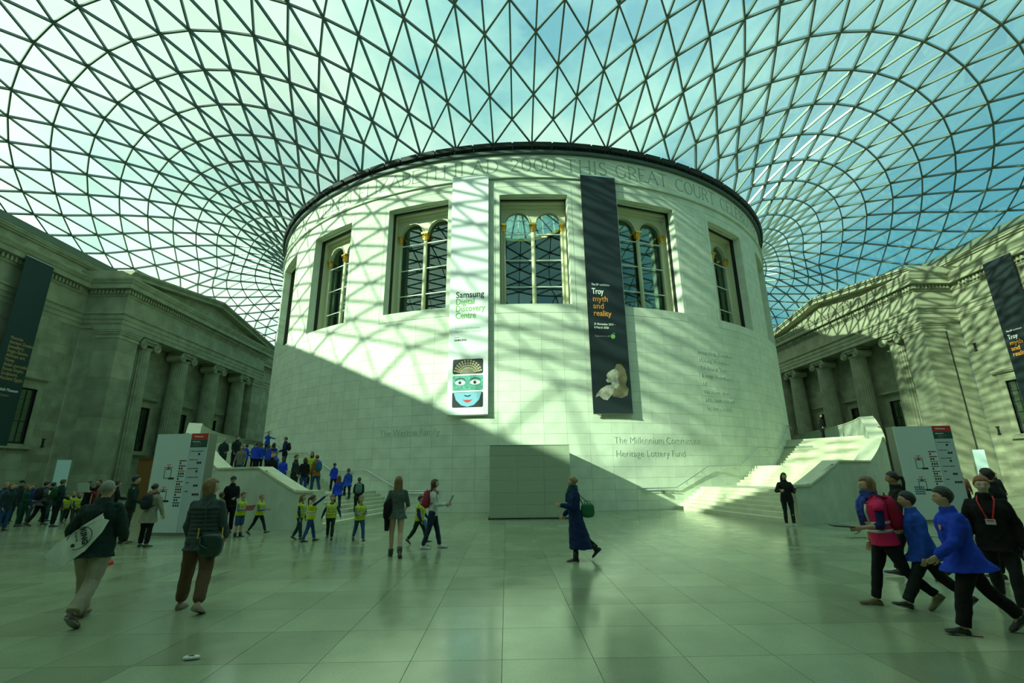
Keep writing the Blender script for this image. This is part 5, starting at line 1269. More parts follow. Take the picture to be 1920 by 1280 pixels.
def backpack(pd, col, label, sc=1., side=0, strapc=None, group=None):
    H = pd['H']; o = acc(pd, 'backpack', label, 'backpack', group); m = cloth(col, .7)
    c = pd['hc']+pd['up']*pd['tl']*.62-pd['fwd']*(.150*H**.5*.9)+pd['rt']*side
    rbox(c, .145*sc, .085*sc, .215*sc, pd['rt'], pd['fwd'], pd['up'], taper=.12).obj('bag', m, o, smooth=True)
    rbox(c-pd['fwd']*.075*sc-pd['up']*.07*sc, .11*sc, .035*sc, .10*sc, pd['rt'], pd['fwd'], pd['up']).obj('front_pocket', m, o, smooth=True)
    for s in (-1, 1):
        b = pd['sc']+pd['rt']*s*.065*H+pd['up']*.028*H
        MB().tube([c+pd['rt']*s*.08*sc+pd['up']*.18*sc, b-pd['fwd']*.03*H, b+pd['fwd']*.02*H+pd['up']*.002, b+pd['fwd']*.062*H-pd['up']*.05*H, pd['hc']+pd['up']*pd['tl']*.5+pd['rt']*s*.098*H+pd['fwd']*.03*H, c+pd['rt']*s*.10*sc-pd['up']*.15*sc], .014, 6).obj('strap', cloth(strapc or col, .7), o, smooth=True)
    MB().tube([c+pd['up']*.2*sc-pd['rt']*.03, c+pd['up']*.25*sc, c+pd['up']*.2*sc+pd['rt']*.03], .007, 5).obj('top_loop', m, o)
    return o
YV = (.42,.50,.015); BLUE = (.012,.045,.48); BLUE2 = (.015,.07,.42); NAVYC = (.012,.02,.06); JEAN = (.02,.06,.17); BLK = (.006,.007,.008); DGRN = (.010,.03,.022)
# --- front left: man with tote, woman in padded jacket
m1 = person((-7.30,-39.85), -12, 1.80, 'grey-haired person in a black quilted jacket and beige trousers walking away, white tote on back', legs=((20,8),(-16,26)), arms=((-10,18,60,.25),(2,16,55,.35)), lean=(5,-2), head=(14,0), topc=(.012,.028,.024), tth=.045, botc=(.32,.28,.20), bth=.030, shoe=(.06,.045,.03), hair='crop', hairc='grey', lod=2, build=1.12)
t = acc(m1, 'tote_bag', 'white cotton tote slung across the back of the grey-haired person at left', 'bag'); u_ = m1['up']; c = m1['hc']+u_*.15-m1['fwd']*.25-m1['rt']*.03
Xt = (m1['rt']*.70+u_*.71).normalized(); Yt = (u_*.70-m1['rt']*.71).normalized(); Zt = -m1['fwd']
mb = MB(); g = []
for d_ in (-.012, .014):
    g.append([c+Xt*a_+Yt*b_+Zt*(d_+.012*math.cos(a_*9)) for a_, b_ in ((-.42,-.13),(-.1,-.17),(.16,-.12),(.30,-.05),(.27,.01),(.31,.07),(.05,.11),(-.2,.14),(-.43,.13))])
mb.loft(g); mb.obj('cloth_bag', cloth((.66,.70,.62), .85), t, smooth=False)
fr = (c+Zt*.028, Xt, Yt, Zt)
txt_on(fr, 'KING', .088, .035, .09, INK, t, bold=.003, rot=R_(-118)); txt_on(fr, 'of games', .035, -.03, .10, INK, t, rot=R_(-118)); 
mb = MB()
for k in range(24):
    a0, a1 = R_(15*k), R_(15*k+15)
    if 120 < 15*k < 200: continue
    mb.bar(c+Zt*.03+Xt*(-.04+.15*math.cos(a0))+Yt*.0+Yt*.12*math.sin(a0), c+Zt*.03+Xt*(-.04+.15*math.cos(a1))+Yt*.12*math.sin(a1), .008, .004, tuple(Zt))
ell_on(mb, (c+Zt*.030, Xt, Yt, Zt), -.14, -.02, .022, .022, 0, .004); mb.obj('round_emblem', INK, t)
MB().tube([c+Xt*.30+Yt*.04, m1['sc']+m1['rt']*.07*1.8-m1['fwd']*.13, m1['sc']+m1['rt']*.04*1.8+u_*.05, m1['sc']+m1['rt']*.02+m1['fwd']*.12], .012, 6).obj('strap', cloth(BLK), t, smooth=True)
m2 = person((-6.16,-39.35), -4, 1.78, 'person with blond bob in a grey padded jacket and brown cropped trousers, seen from behind', legs=((8,3),(-14,14)), arms=((4,9,26,0.05),(8,8,42,.15)), head=(42,0), topc=(.045,.065,.065), tth=.036, botc=(.11,.065,.035), bth=.024, bhem=.90, shoe=(.24,.17,.12), hair='bob', hairc='light', lod=2, build=1.1, spread=.06)
PT, PX, PY = (-.34,-.24,-.14,0,.25,.45,.7,.84,.93,.99), (.100,.096,.088,.093,.083,.080,.094,.100,.092,.074), (.074,.070,.062,.064,.058,.057,.064,.060,.052,.045)
for k in range(10):
    t_ = -.16+.108*k; mm = MB(); mm.loft([ell(mm, m2['hc']+m2['up']*m2['tl']*(t_+d_)+m2['fwd']*.012*1.78*math.sin(math.pi*max(0, t_)), float(np.interp(t_+d_, PT, PX))*1.78*1.1+.036*min(1, (1.15-t_)*3)+.007-e_, float(np.interp(t_+d_, PT, PY))*1.78*1.1+.036*min(1, (1.15-t_)*3)+.009-e_, 22, m2['rt'], m2['fwd']) for d_, e_ in ((-.052,.012),(-.03,.0),(.03,.0),(.052,.012))]); mm.obj('quilted_band', cloth((.045,.065,.065)), m2['P'], smooth=True)
h = acc(m2, 'handbag', 'dark green leather handbag on the hip of the blond person at left', 'handbag'); c = m2['hc']+V(.19,-.13,-.06); LG = mat('green_leather', (.006,.035,.028), .35)
rbox(c, .19, .075, .17, V(.96,-.2,0), V(.2,.96,0), taper=-.08).obj('bag', LG, h, smooth=True)
MB().tube([c+V(-.17,.0,.10), c+V(-.10,-.06,.27), m2['sc']+V(.06,-.13,-.05), m2['sc']+V(.08,-.04,.07), m2['sc']+V(.07,.1,.0)], .010, 6).obj('strap', LG, h, smooth=True)
MB().tube([c+V(-.13,-.05,.12), c+V(-.11,-.08,.02), c+V(0,-.09,-.03), c+V(.11,-.08,.02), c+V(.13,-.05,.12)], .010, 6).obj('handle', LG, h, smooth=True)
for s in (-1, 1):
    mb = MB()
    for k in range(7): mb.sphere(c+V(s*.165-.0, -.05, .10+.022*k), (.011,.007,.013), 6, 5)
    mb.obj('chain', GOLD, h)
# --- middle distance women
m3 = person((-4.28,-34.95), -12, 1.78, 'long-haired person in a short grey dress and ankle boots, seen from behind', legs=((4,4),(-14,18)), arms=((0,20,95,.3),(10,14,60,.3)), top='dress', topc=(.075,.10,.085), tth=.016, hem=.83, sleeve=.5, bot='none', shoe=(.02,.025,.02), shoeh=.22, hair='long', hairc='light', lod=2, group=None)
h = acc(m3, 'black_jacket', 'dark rucksack and jacket held at the left side of the grey-dressed person', 'bag'); c = m3['hc']+V(-.22,-.02,.10)
rbox(c, .10, .12, .22, taper=.1).obj('bag', cloth(BLK, .7), h, smooth=True)
mb = MB(); rr = []
for q in range(6): rr.append([c+V(.09*math.cos(u)*(1-.09*q), .02+.10*math.sin(u), .05-.10*q+.01*math.sin(3*u)) for u in np.linspace(0, 2*math.pi, 13)[:-1]])
mb.loft(rr); mb.obj('folded_jacket', cloth(BLK), h, smooth=True)
m4 = person((-3.62,-33.75), 88, 1.72, 'long-haired person in a white top and dark jeans walking right with a pink rucksack', legs=((16,4),(-10,10)), arms=((14,6,78,.1),(14,6,78,.1)), topc=(.50,.55,.50), top='sweater', tth=.016, botc=(.012,.025,.05), bth=.008, shoe=(.5,.52,.48), hair='long', hairc='brown', lod=2)
backpack(m4, (.30,.03,.06), 'dark pink rucksack on the back of the long-haired person in white', 1.05)
pb = acc(m4, 'papers', 'sheaf of white papers held by the person with the pink rucksack', 'papers'); c = (m4['hand'][0]+m4['hand'][1])/2+V(0,.03,.08)
for k in range(4):
    X_ = V(1,.0,0); Y_ = V(0,.45,.9).normalized(); Z_ = X_.cross(Y_)
    mb = MB(); quad_on(mb, (c, X_, Y_, Z_), -.14+.01*k, .15, -.13, .17-.01*k, -.01+.012*k, -.004+.012*k); mb.obj('sheet', (mat('paper', (.6,.65,.6)), mat('paper_blue', (.2,.3,.5), .7))[k == 1], pb)
m5 = person((-4.1,-32.9), 105, 1.27, 'child in a yellow vest and navy jumper walking beside the pink rucksack', hs=1.2, legs=WALK, arms=((18,10,30,.2),(10,10,20,0)), topc=(.01,.02,.12), top='sweater', botc=(.012,.035,.02), vest=YV, hairc='dark', lod=1)
fo = acc(m5, 'blue_folder', 'small bright blue folder held out by the child beside the pink rucksack', 'folder'); c = m5['hand'][1]+V(0.03,.1,.02); mb = MB(); quad_on(mb, (c, V(.3,.9,.3).normalized(), V(.2,-.3,.93).normalized(), V(.93,-.2,-.2).normalized()), -.05,.05,-.16,.1,-.006,.006); mb.obj('cover', mat('folder_blue', (.05,.22,.45), .5), fo)
m6 = person((-.18,-35.8), 272, 1.74, 'person in a long dark blue coat walking left past the boarded box', legs=((3,0),(-20,26)), arms=((10,6,92,.0),(6,6,40,0)), top='coat', topc=(.006,.022,.085), tth=.035, hem=.24, bot='leggings', botc=BLK, shoe=(.012,.015,.015), shoeh=.3, hair='bun', hairc='blond', lod=2)
mb = MB(); c = m6['neck']
for k in range(3): mb.tube([c+V(.085*math.cos(u), .01+.075*math.sin(u), -.03+.035*k+.012*math.sin(2*u+k)) for u in np.linspace(0, 2*math.pi, 14)], .034, 8)
mb.tube([c+V(.03,.09,-.02), c+V(.05,.14,-.14), c+V(.04,.16,-.3)], [.04,.045,.03], 8)
mb.obj('scarf', cloth((.01,.07,.08)), m6['P'], smooth=True)
h = acc(m6, 'handbag', 'bright green handbag at the hip of the person in the long blue coat', 'handbag'); c = m6['hc']+V(-.03,-.27,.12); GB = mat('bright_green_leather', (.004,.13,.05), .4)
rbox(c, .05, .15, .15, taper=.12).obj('bag', GB, h, smooth=True); MB().tube([c+V(.0,.10,.1), m6['sc']+V(0,.0,-.0)+V(.16,-.08,.02), m6['sc']+V(.16,-.0,.04), c+V(0,-.05,.12)], .010, 6).obj('strap', GB, h, smooth=True)
MB().tube([c+V(0,.08,.12), c+V(0,.05,.2), c+V(0,-.05,.2), c+V(0,-.08,.12)], .008, 6).obj('handle', GB, h, smooth=True)
# --- children in yellow vests
VG = 'children in yellow high-visibility vests'
def kid(x, y, f, H, label, **k):
    d = dict(hs=1.2, top='sweater', topc=(.012,.03,.11), botc=JEAN, vest=YV, lod=1, group=VG, bth=.010, tth=.012); d.update(k); return person((x, y), f, H, label, **d)
kid(-5.90,-32.35, 150, 1.27, 'fair-haired child in a yellow vest and blue jeans striding right, alone before the steps', legs=((28,8),(-24,14)), arms=((20,6,70,.3),(20,6,70,.3)), hairc='blond', topc=(.10,.17,.2), hair='short')
kid(-7.00,-31.55, 165, 1.28, 'child in a yellow vest facing front with arms held out, in dark green trousers', legs=((18,6),(-16,10)), arms=((5,30,20,0),(5,24,15,0)), hairc='auburn', botc=DGRN)
kid(-7.42,-32.05, 60, 1.30, 'dark-haired child in a yellow vest pointing up at the stairs', legs=((18,6),(-12,8)), arms=((5,10,10,0),(128,20,4,0)), hairc='brown', hair='tail')
kid(-7.85,-31.75, 95, 1.28, 'child with long fair hair in a yellow vest behind the pointing child', legs=STEP2, hair='long', hairc='light', botc=(.02,.05,.06))
kid(-9.80,-30.25, 95, 1.27, 'fair child in a yellow vest and black leggings walking right by the parapet', legs=((26,6),(-20,14)), arms=((12,8,80,.3),(12,8,80,.3)), hairc='blond', topc=(.08,.14,.2), bot='leggings', botc=(.01,.02,.03))
m = kid(-10.15,-30.75, 112, 1.34, 'child in blue shorts and boots holding a pink book, yellow vest slipping off', legs=STAND, arms=((14,8,75,.25),(14,8,75,.25)), hairc='auburn', topc=(.12,.19,.22), bot='shorts', botc=(.03,.07,.15), shoeh=.25)
bk = acc(m, 'pink_book', 'pink book held open by the child in blue shorts', 'book'); c = (m['hand'][0]+m['hand'][1])/2+V(0,.03,.05); mb = MB(); quad_on(mb, (c, V(1,0,0), V(0,.5,.86), V(0,-.86,.5)), -.16,.16,-.08,.12,-.012,.012); mb.obj('cover', mat('book_pink', (.35,.12,.13), .6), bk)
person((-11.2,-29.5), 160, 1.84, 'tall person in black with a grey cap standing against the parapet', topc=BLK, botc=BLK, hat=(.05,.06,.06), arms=((12,8,70,.3),(10,8,60,.3)), hairc='dark', lod=1)
m = person((-11.75,-30.0), 170, 1.50, 'child in a royal blue jumper behind the blond-bobbed person', hs=1.1, topc=BLUE2, top='sweater', botc=BLK, hairc='dark', sk='m', lod=1)
m = person((-11.35,-29.85), 20, 1.32, 'small child seen from behind carrying a yellow rucksack', hs=1.2, topc=(.03,.05,.04), botc=BLK, hairc='brown', lod=1)
backpack(m, (.42,.50,.02), 'fluorescent yellow rucksack on a small child by the parapet', .95)
# --- beside the left board
m = person((-11.62,-32.75), 8, 1.66, 'dark-haired person in a long beige trench coat with a black rucksack, from behind', legs=((2,2),(-4,3)), spread=.02, top='coat', topc=(.24,.24,.17), tth=.03, hem=.62, botc=BLK, hair='bun', hairc='dark', arms=((4,16,40,.0),(4,20,14,0)), lod=2, build=1.08, shoe=(.015,.02,.02))
backpack(m, (.010,.020,.024), 'small black rucksack on the beige trench coat', .95)
sc_ = MB(); sc_.tube([m['neck']+V(.085*math.cos(u), .0+.07*math.sin(u), .0+.02*math.sin(2*u)) for u in np.linspace(0, 2*math.pi, 14)], .035, 8); sc_.loft([[m['neck']+V(x_, -.08-.02*q, z_) for x_, z_ in ((-.08,0),(.08,0),(.05,-.10),(0,-.17),(-.05,-.10))] for q in (0, 1)]); sc_.obj('coral_scarf', cloth((.30,.10,.07)), m['P'], smooth=True)
person((-12.8,-31.95), 55, 1.90, 'tall dark-haired person in a dark green jacket and boots by the left board', topc=(.01,.03,.02), botc=(.01,.014,.012), hairc='dark', shoe=(.07,.06,.03), shoeh=.2, arms=((10,8,50,.2),(10,8,60,.2)), lod=1)
person((-12.9,-33.0), 60, 1.60, 'person with light brown hair in dark clothes behind the grey-haired person', topc=(.02,.03,.025), botc=(.02,.03,.02), hair='long', hairc='light', lod=1, shoe=(.07,.06,.03))
# --- crowd at far left
FL = [(-20.27,-28.00,100,1.68,'person with a grey-blue rucksack in blue jeans at the left edge','long','light',(.01,.03,.03),JEAN,(.05,.08,.12)),
 (-21.98,-26.50,90,1.70,'fair person in a dark blue top at the very left edge behind the rucksack','short','blond',(.01,.03,.07),BLK,None),
 (-22.59,-25.20,150,1.76,'person in a dark cap behind the long-haired rucksack wearer','short','dark',(.02,.03,.03),DGRN,None),
 (-21.28,-26.30,60,1.60,'person in a green jacket and green trousers in the left crowd','long','light',(.008,.06,.03),(.01,.05,.035),None),
 (-22.03,-25.20,170,1.62,'person in a bright navy top facing front in the left crowd','short','auburn',(.01,.03,.14),(.02,.05,.05),None),
 (-20.66,-26.20,20,1.72,'person in a grey top with a black rucksack and black trousers in the left crowd','short','dark',(.08,.10,.09),BLK,(.006,.008,.008)),
 (-19.66,-26.60,25,1.80,'large person in a navy jacket with a dark green rucksack','short','brown',(.008,.03,.035),BLK,(.008,.05,.012)),
 (-21.80,-24.60,10,1.66,'dark-haired person behind the green rucksack','short','dark',(.02,.03,.02),(.03,.06,.05),None),
 (-20.54,-25.20,120,1.22,'child in a yellow vest and grey leggings in the left crowd','short','brown',(.02,.03,.06),(.05,.07,.07),'v'),
 (-20.04,-25.20,110,1.26,'second child in a yellow vest in the left crowd','tail','light',(.02,.04,.12),(.05,.07,.07),'v'),
 (-21.30,-24.00,130,1.25,'third child in a yellow vest, partly hidden in the left crowd','short','blond',(.02,.04,.12),BLK,'v'),
 (-19.23,-25.80,60,1.70,'person with both dark sleeves raised taking a photo in the left crowd','short','dark',(.008,.01,.012),BLK,'arm'),
 (-18.95,-25.60,190,1.78,'person in a red top holding up an open map in the left crowd','short','brown',(.24,.03,.03),(.02,.03,.04),'map'),
 (-17.64,-26.80,80,1.66,'person in a dark jumper in front of the map reader','bob','brown',(.02,.03,.02),BLK,None),
 (-16.38,-28.00,40,1.72,'dark-clad person just left of the grey-haired person','short','dark',(.01,.012,.012),BLK,None),
 (-24.06,-24.00,100,1.64,'person in a pale top far back in the left crowd','long','brown',(.16,.18,.14),DGRN,None),
 (-15.30,-29.60,50,1.62,'person in black near the tote bag at left','tail','brown',(.015,.02,.02),(.02,.03,.03),None)]
for k, (x, y, f, H, lb, hr_, hc_, tc_, bc, ex) in enumerate(FL):
    kid_ = ex == 'v'
    ar = ((95,10,40,.2),(100,14,30,.2)) if ex == 'arm' else ((40,8,75,.3),(40,8,75,.3)) if ex == 'map' else ((4,9,18,0),(4+8*(k % 3),9,20+20*(k % 4),.1))
    m = person((x, y), f, H, lb, hs=1.2 if kid_ else 1., hair=hr_, hairc=hc_, topc=tc_, botc=bc, legs=(STAND, STEP, STEP2)[k % 3], arms=ar, vest=YV if kid_ else None, lod=0 if k > 6 else 1, hat=BLK if k == 2 else None, bot='trousers' if k != 8 else 'leggings', group='visitors crowding the left wall')
    if ex not in (None, 'v', 'arm', 'map'):
        bo = backpack(m, ex, ['grey-blue rucksack at the left edge of the picture', '', '', '', '', 'black rucksack on the grey top in the left crowd', 'dark green rucksack with a white three-leaf emblem in the left crowd'][k], 1.1)
        if k == 6:
            c = m['hc']+m['up']*m['tl']*.66-m['fwd']*.34+m['up']*0
            mb = MB()
            for a_ in (-38, 0, 38): ell_on(mb, (c, -m['rt'], m['up'], -m['fwd']), -.055*math.sin(R_(a_))*-1, .045*math.cos(R_(a_))-.01, .022, .055, 0, .004, 12, rot=-a_)
            for q in range(3): quad_on(mb, (c, -m['rt'], m['up'], -m['fwd']), -.07, .07, -.035-.018*q, -.027-.018*q, 0, .004)
            mb.obj('leaf_emblem', PW, bo)
    if ex == 'map':
        mp_ = acc(m, 'open_map', 'pale open map held up in the left crowd', 'map'); c = (m['hand'][0]+m['hand'][1])/2+V(0,.06,.12)
        for s in (-1, 1): mb = MB(); quad_on(mb, (c, V(.98,.15*s,0), V(0,.2,.98), V(0,-.98,.2)), min(0, s*.3), max(0, s*.3), -.18, .2, -.002, .002); mb.obj('map_leaf', mat('map_paper', (.4,.5,.42), .7), mp_)
# --- people on the left stairs
def at_stairs(x, y): return stair_z(x, y)
STAIRS_LEFT = [
 (-16.9,-20.45,160,1.75,'broad person in a dark open jacket, furthest left on the left staircase','crop','grey',(.012,.03,.028),(.02,.03,.02),None,'s'),
 (-14.9,-22.9,120,1.68,'dark-haired person behind the grey cardigan on the left stairs','short','dark',(.01,.02,.02),BLK,None,'s'),
 (-14.19,-23.65,170,1.62,'person in a grey cardigan, beige top and jeans on the left stairs','bob','auburn',(.14,.15,.12),(.03,.09,.17),None,'s'),
 (-15.91,-20.04,20,1.45,'dark-haired child in bright blue, first of the blue row from the left','short','dark',BLUE,BLK,None,'s'),
 (-15.5,-19.57,30,1.42,'child in bright blue with a wide back, second of the blue row from the left','short','dark',BLUE,BLK,None,'s'),
 (-15.2,-19.0,10,1.45,'child in blue, third of the row of blue fleeces','short','brown',BLUE2,BLK,None,'s'),
 (-15.0,-20.25,350,1.50,'brown-haired child in blue, fourth of the row of blue fleeces','short','brown',BLUE2,BLK,None,'s'),
 (-14.4,-20.1,340,1.50,'child in blue at the right end of the row of blue fleeces','long','dark',BLUE,BLK,None,'s'),
 (-16.9,-15.75,120,1.40,'highest child in blue on the left stairs, arm out to the rail','crop','auburn',BLUE2,DGRN,'rail','s'),
 (-13.66,-20.31,250,1.78,'person in navy with a big black rucksack by the drum wall on the left stairs','short','brown',(.01,.03,.09),BLK,((.008,.01,.01),'big black rucksack high on the left stairs by the drum wall'),'s'),
 (-13.7,-21.64,330,1.45,'child in blue with a white bag in the middle of the left stairs','short','dark',BLUE,BLK,'white','s'),
 (-11.9,-25.4,140,1.78,'burly person in black leaning behind the left parapet','crop','dark',BLK,BLK,None,'s'),
 (-16.2,-18.6,350,1.44,'child in blue with a fair head behind the blue row','short','light',BLUE2,BLK,None,'s'),
 (-14.9,-20.9,20,1.46,'child in blue standing half behind the burly person in black','short','dark',BLUE,BLK,None,'s'),
 (-13.2,-22.3,190,1.50,'child in blue in the thick of the queue, face forward','short','brown',BLUE2,BLK,None,'s'),
 (-12.6,-22.71,165,1.55,'dark-haired child in a royal blue fleece coming down the left stairs','short','dark',BLUE,(.01,.03,.12),'dark','s'),
 (-12.3,-21.93,150,1.45,'small dark-haired child behind the blue fleeces on the left stairs','short','dark',(.01,.03,.06),BLK,None,'s'),
 (-10.75,-25.7,90,1.66,'brown-haired person in dark green standing behind the left parapet slope','short','brown',(.01,.03,.022),(.01,.02,.015),None,'s'),
 (-11.30,-23.3,330,1.62,'person in a long black coat with fair hair on the lower left landing','bob','brown',BLK,JEAN,None,'s'),
 (-12.0,-20.75,170,1.70,'long-haired person in a yellow vest against the drum wall on the left stairs','long','brown',(.02,.035,.02),BLK,'vest','s'),
 (-10.25,-24.56,310,1.68,'person in a mustard jacket and blue jeans on the lower left landing','short','auburn',(.28,.12,.015),(.02,.07,.13),((.01,.11,.22),'bright blue rucksack on the mustard jacket'),'w'),
 (-10.5,-21.5,320,1.40,'child in blue and black trousers climbing, next to the handrail','short','brown',BLUE,BLK,None,'w'),
 (-9.1,-23.6,330,1.42,'curly-headed child in blue climbing below the handrail bend','short','auburn',BLUE2,DGRN,None,'c'),
 (-8.75,-25.9,330,1.40,'long-haired child in blue starting up the left stairs','long','auburn',BLUE,(.01,.03,.05),None,'c'),
 (-8.1,-25.2,345,1.58,'person in a dark top with a grey rucksack starting up the left stairs','short','brown',(.015,.025,.02),(.008,.03,.02),((.10,.17,.16),'grey patterned rucksack at the foot of the left stairs'),'w'),
]
LS = STAIRS_LEFT
for k, (x, y, f, H, lb, hr_, hc_, tc_, bc, ex, lg) in enumerate(LS):
    z = stair_z(x, y)
    child = H < 1.56
    m = person((x, y), f, H, lb, hs=1.15 if child else 1., hair=hr_, hairc=hc_, topc=tc_, botc=bc, legs={'s': STAND, 'w': STEP, 'c': CLIMB, 'd': CLIMB2}[lg], z=z, lod=1, sk='d' if ex == 'dark' else 'l',
               arms=((60,20,30,.1),(50,40,20,0)) if ex == 'rail' else ((6,8,60,.25),(6,8,60,.25)) if k % 3 == 0 else ((4,9,20,0),(8,9,30,.1)), vest=YV if ex == 'vest' else None, top='fleece' if tc_ in (BLUE, BLUE2) else 'jacket', group='visitors climbing the left staircase')
    if isinstance(ex, tuple): backpack(m, ex[0], ex[1], 1.0)
    if ex == 'white': rbox(m['hand'][1]+V(0,.05,-.05), .16, .08, .14).obj('bag', cloth((.6,.66,.62)), acc(m, 'white_bag', 'white bag held by a child in blue on the left stairs', 'bag'), smooth=True)
# --- right staircase
m = person((7.95,-29.75), 188, 1.74, 'long-haired person in black leaning on the right parapet end looking at a phone', topc=(.012,.012,.012), botc=(.008,.02,.025), bth=.006, hair='long', hairc='dark', shoe=(.35,.4,.36), arms=((16,8,85,.35),(16,30,80,.5)), head=(0,-12), lod=2, build=1.12)
ph = acc(m, 'phone', 'phone in the hands of the person leaning on the right parapet', 'phone'); c = (m['hand'][0]+m['hand'][1])/2; mb = MB(); quad_on(mb, (m['hand'][0]+V(.02,.04,.02), V(1,0,0), V(0,.6,.8), V(0,-.8,.6)), -.035,.035,-.07,.07,-.004,.004); mb.obj('body', BLACK, ph)
person((19.6,-14.6), 140, 1.68, 'person in a black coat at the top of the right stairs', topc=BLK, botc=BLK, top='coat', hem=.6, hairc='dark', hair='hood', z=3.68, lod=1)
person((25.2,-2.2), 140, 1.6, 'tiny distant person in red and black beyond the top of the right stairs', topc=(.25,.02,.02), botc=BLK, hairc='dark', z=3.68, lod=0)
# --- walking group at lower right
m = person((3.62,-39.75), 285, 1.74, 'fair-haired person in a pink vest and blue scarf walking left with a tablet', legs=((-20,24),(16,4)), arms=((6,8,78,.0),(0,10,10,0)), lean=(6,0), topc=(.01,.02,.10), top='sweater', tth=.014, sleeve=.62, botc=(.008,.010,.012), bth=.012, shoe=(.10,.09,.03), hair='bob', hairc='light', vest=(.62,.015,.10), lod=2, eyes=True)
for s, a_ in zip((-1, 1), m['elb']):
    sh_ = m['sc']+m['rt']*s*.098*1.74-m['up']*.01; MB().tube([sh_-m['rt']*s*.03, sh_+(a_-sh_)*.3, sh_+(a_-sh_)*.42], [.060,.066,.072], 12).obj('vest_sleeve', mat('vest_61', (.62,.015,.10)), m['P'], smooth=True)
backpack(m, (.33,.004,.035), 'crimson rucksack on the person in the pink vest', 1.1)
sc_ = MB()
for k in range(3): sc_.tube([m['neck']+V((.09-.008*k)*math.cos(u), .015+.08*math.sin(u), -.03+.035*k+.012*math.sin(3*u+k)) for u in np.linspace(0, 2*math.pi, 15)], .032, 8)
sc_.tube([m['neck']+V(.02,.09,-.02), m['neck']+V(.04,.14,-.10), m['neck']+V(.045,.155,-.18), m['neck']+V(.03,.15,-.27), m['neck']+V(.04,.145,-.36), m['neck']+V(.03,.14,-.44)], [.035,.045,.042,.048,.040,.044], 12); sc_.tube([m['neck']+V(-.03,.09,-.04), m['neck']+V(-.05,.135,-.12), m['neck']+V(-.045,.14,-.22), m['neck']+V(-.05,.14,-.34)], [.035,.042,.036,.040], 12)
sc_.obj('blue_scarf', mat('scarf_print', (.02,.05,.30), .8, noise=.9, nscale=14), m['P'], smooth=True)
tb_ = acc(m, 'tablet', 'dark green tablet case carried flat by the person in the pink vest', 'tablet'); c = m['hand'][0]+V(0,.10,.03); mb = MB(); quad_on(mb, (c, V(1,.0,0), V(0,1,.05), V(0,-.05,1)), -.11,.11,-.09,.17,-.007,.007); mb.obj('case', mat('tablet_case', (.008,.025,.015), .5), tb_)
wb = MB(); wp = m['hand'][1]-m['df'][1]*.06*1.74; wb.tube([wp+V(.028*math.cos(u), .028*math.sin(u), 0) for u in np.linspace(0, 2*math.pi, 12)], .005, 5); wb.obj('bracelet', BRUSHED, m['P'])
m = person((5.35,-38.0), 300, 1.78, 'person with a long black ponytail in dark clothes behind the pink vest', legs=((-16,20),(18,6)), topc=(.006,.012,.010), botc=(.006,.008,.008), hair='tail', hairc='dark', lod=2, tth=.03, sk='m')
m = person((3.98,-39.95), 292, 1.57, 'dark-haired child in a royal blue fleece, further from the camera of the pair at right', hs=1.08, legs=((26,2),(-22,24)), arms=((-6,8,20,0),(-6,8,20,0)), lean=(5,0), head=(6,0), topc=BLUE2, top='fleece', tth=.040, botc=(.008,.014,.014), bth=.018, hair='short', hairc='dark', lod=2, eyes=True, sk='l')
MB().tube([m['neck']+m['fwd']*.065+V(0,0,.03), m['neck']+m['fwd']*.10-m['up']*.08], .010, 6).obj('white_zip', PW, m['P'])
ell_on(mb := MB(), (m['sc']+V(.07,.125,-.14), V(1,0,0), V(0,0,1), V(0,1,0)), 0, 0, .02, .03, 0, .008, 12); mb.obj('crest', ORG, m['P'])
m = person((3.72,-40.85), 286, 1.66, 'dark-haired child in a loose royal blue fleece, nearest the camera at right', hs=1.06, legs=((20,8),(-26,16)), arms=((24,8,26,.2),(-10,10,20,0)), lean=(6,0), head=(10,0), topc=BLUE, top='fleece', tth=.040, botc=(.006,.006,.007), bth=.022, hair='short', hairc='dark', lod=2, eyes=True, shoe=(.012,.013,.014), build=1.1)
ell_on(mb := MB(), (m['sc']+V(-.07,.150,-.15), V(1,0,0), V(0,0,1), V(0,1,0)), 0, 0, .02, .03, 0, .010, 12); mb.obj('crest', ORG, m['P'])
m = person((4.88,-40.1), 226, 1.71, 'ginger-haired person in a black coat with a red lanyard at the right edge', legs=((14,6),(-16,20)), arms=((-4,10,20,0),(0,14,16,0)), head=(-8,0), topc=(.006,.007,.007), tth=.035, botc=(.008,.010,.010), hair='short', hairc='ginger', lod=2, eyes=True, sk='p', build=1.08, shoe=(.03,.05,.02))
f_ = m['fwd']; n_ = m['neck']
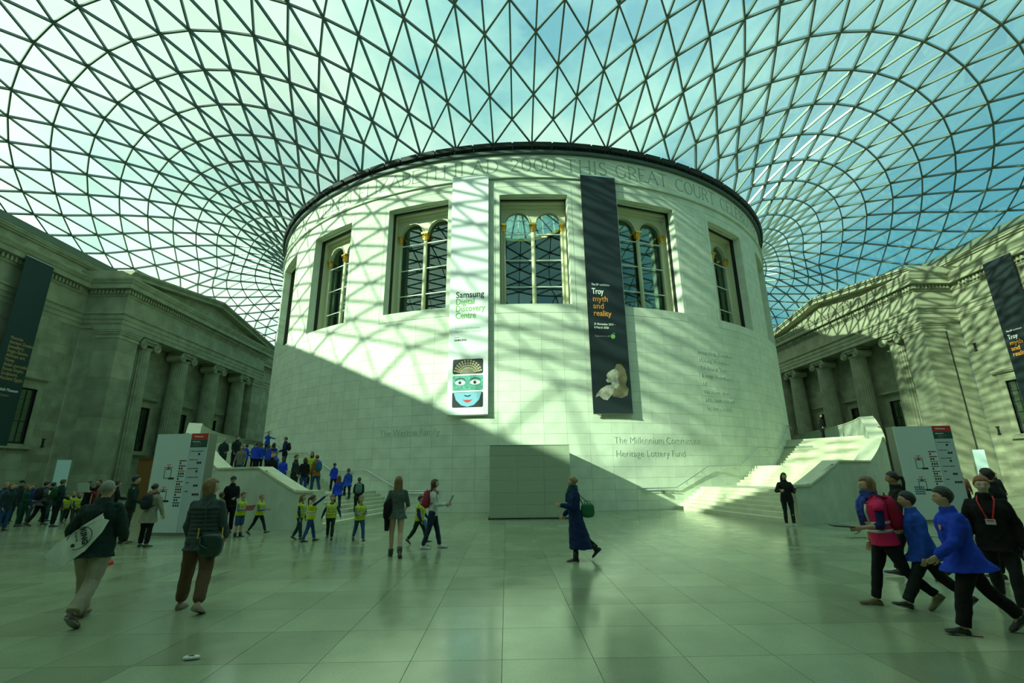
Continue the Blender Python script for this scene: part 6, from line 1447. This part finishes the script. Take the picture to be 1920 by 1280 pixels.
for s in (-1, 1): MB().tube([n_+m['rt']*s*.075+f_*.06-m['up']*.01, n_+m['rt']*s*.085+f_*.115-m['up']*.07, n_+m['rt']*s*.065+f_*.155-m['up']*.15, n_+m['rt']*s*.028+f_*.178-m['up']*.29], .010, 6).obj('red_lanyard', mat('lanyard_red', (.5,.01,.01), .5), m['P'])
fr = (n_+f_*.178-m['up']*.33, -m['rt'], m['up'], f_); mb = MB(); quad_on(mb, fr, -.05,.05,-.035,.035,0,.005); o_ = mb.obj('badge', mat('badge_card', (.45,.5,.45), .4), m['P'])
mb = MB(); quad_on(mb, fr, -.035,.035,.005,.02,.005,.007); mb.obj('badge_print', RED, o_)
m = person((6.75,-38.35), 340, 1.80, 'dark-haired person in a black jacket behind the ginger-haired person, seen from behind', topc=(.006,.010,.012), botc=BLK, hairc='dark', lod=2, tth=.03, legs=STEP, build=1.1)
FR = [(17.6,-25.2,200,1.74,'long-haired person with a white collar beside the right board','long','dark',(.3,.33,.28),BLK),(18.6,-25.0,210,1.66,'person in a dark orange-brown top beside the right board, second from it','short','brown',(.10,.05,.03),BLK),(19.8,-25.3,190,1.62,'dark-haired person third from the right board','short','dark',(.02,.02,.02),BLK),
 (17.2,-29.3,330,1.74,'dark figure just behind the ginger-haired person far right','short','dark',(.01,.015,.03),BLK),(19.6,-28.0,330,1.66,'brown-haired person with a white hood far right','short','auburn',(.02,.02,.02),DGRN),(20.9,-27.6,20,1.78,'tall person in a charcoal jacket at the far right edge','short','dark',(.03,.045,.04),NAVYC),
 (22.4,-27.6,150,1.72,'person in a white top at the extreme right edge','short','dark',(.45,.5,.42),NAVYC),(13.8,-33.2,20,1.62,'person in blue jeans walking away at the right edge','short','brown',(.01,.02,.03),(.01,.04,.06)),(23.6,-24.6,170,1.66,'distant person by the right wall near the window','short','brown',(.05,.03,.03),BLK),(21.6,-23.2,240,1.70,'distant person in grey by the right wall','bob','brown',(.06,.07,.06),BLK)]
for k, (x, y, f, H, lb, hr_, hc_, tc_, bc) in enumerate(FR):
    person((x, y), f, H, lb, hair=hr_, hairc=hc_, topc=tc_, botc=bc, legs=(STAND, STEP, STEP2)[k % 3], lod=1 if k in (3, 5, 7) else 0, group='visitors by the right wall')
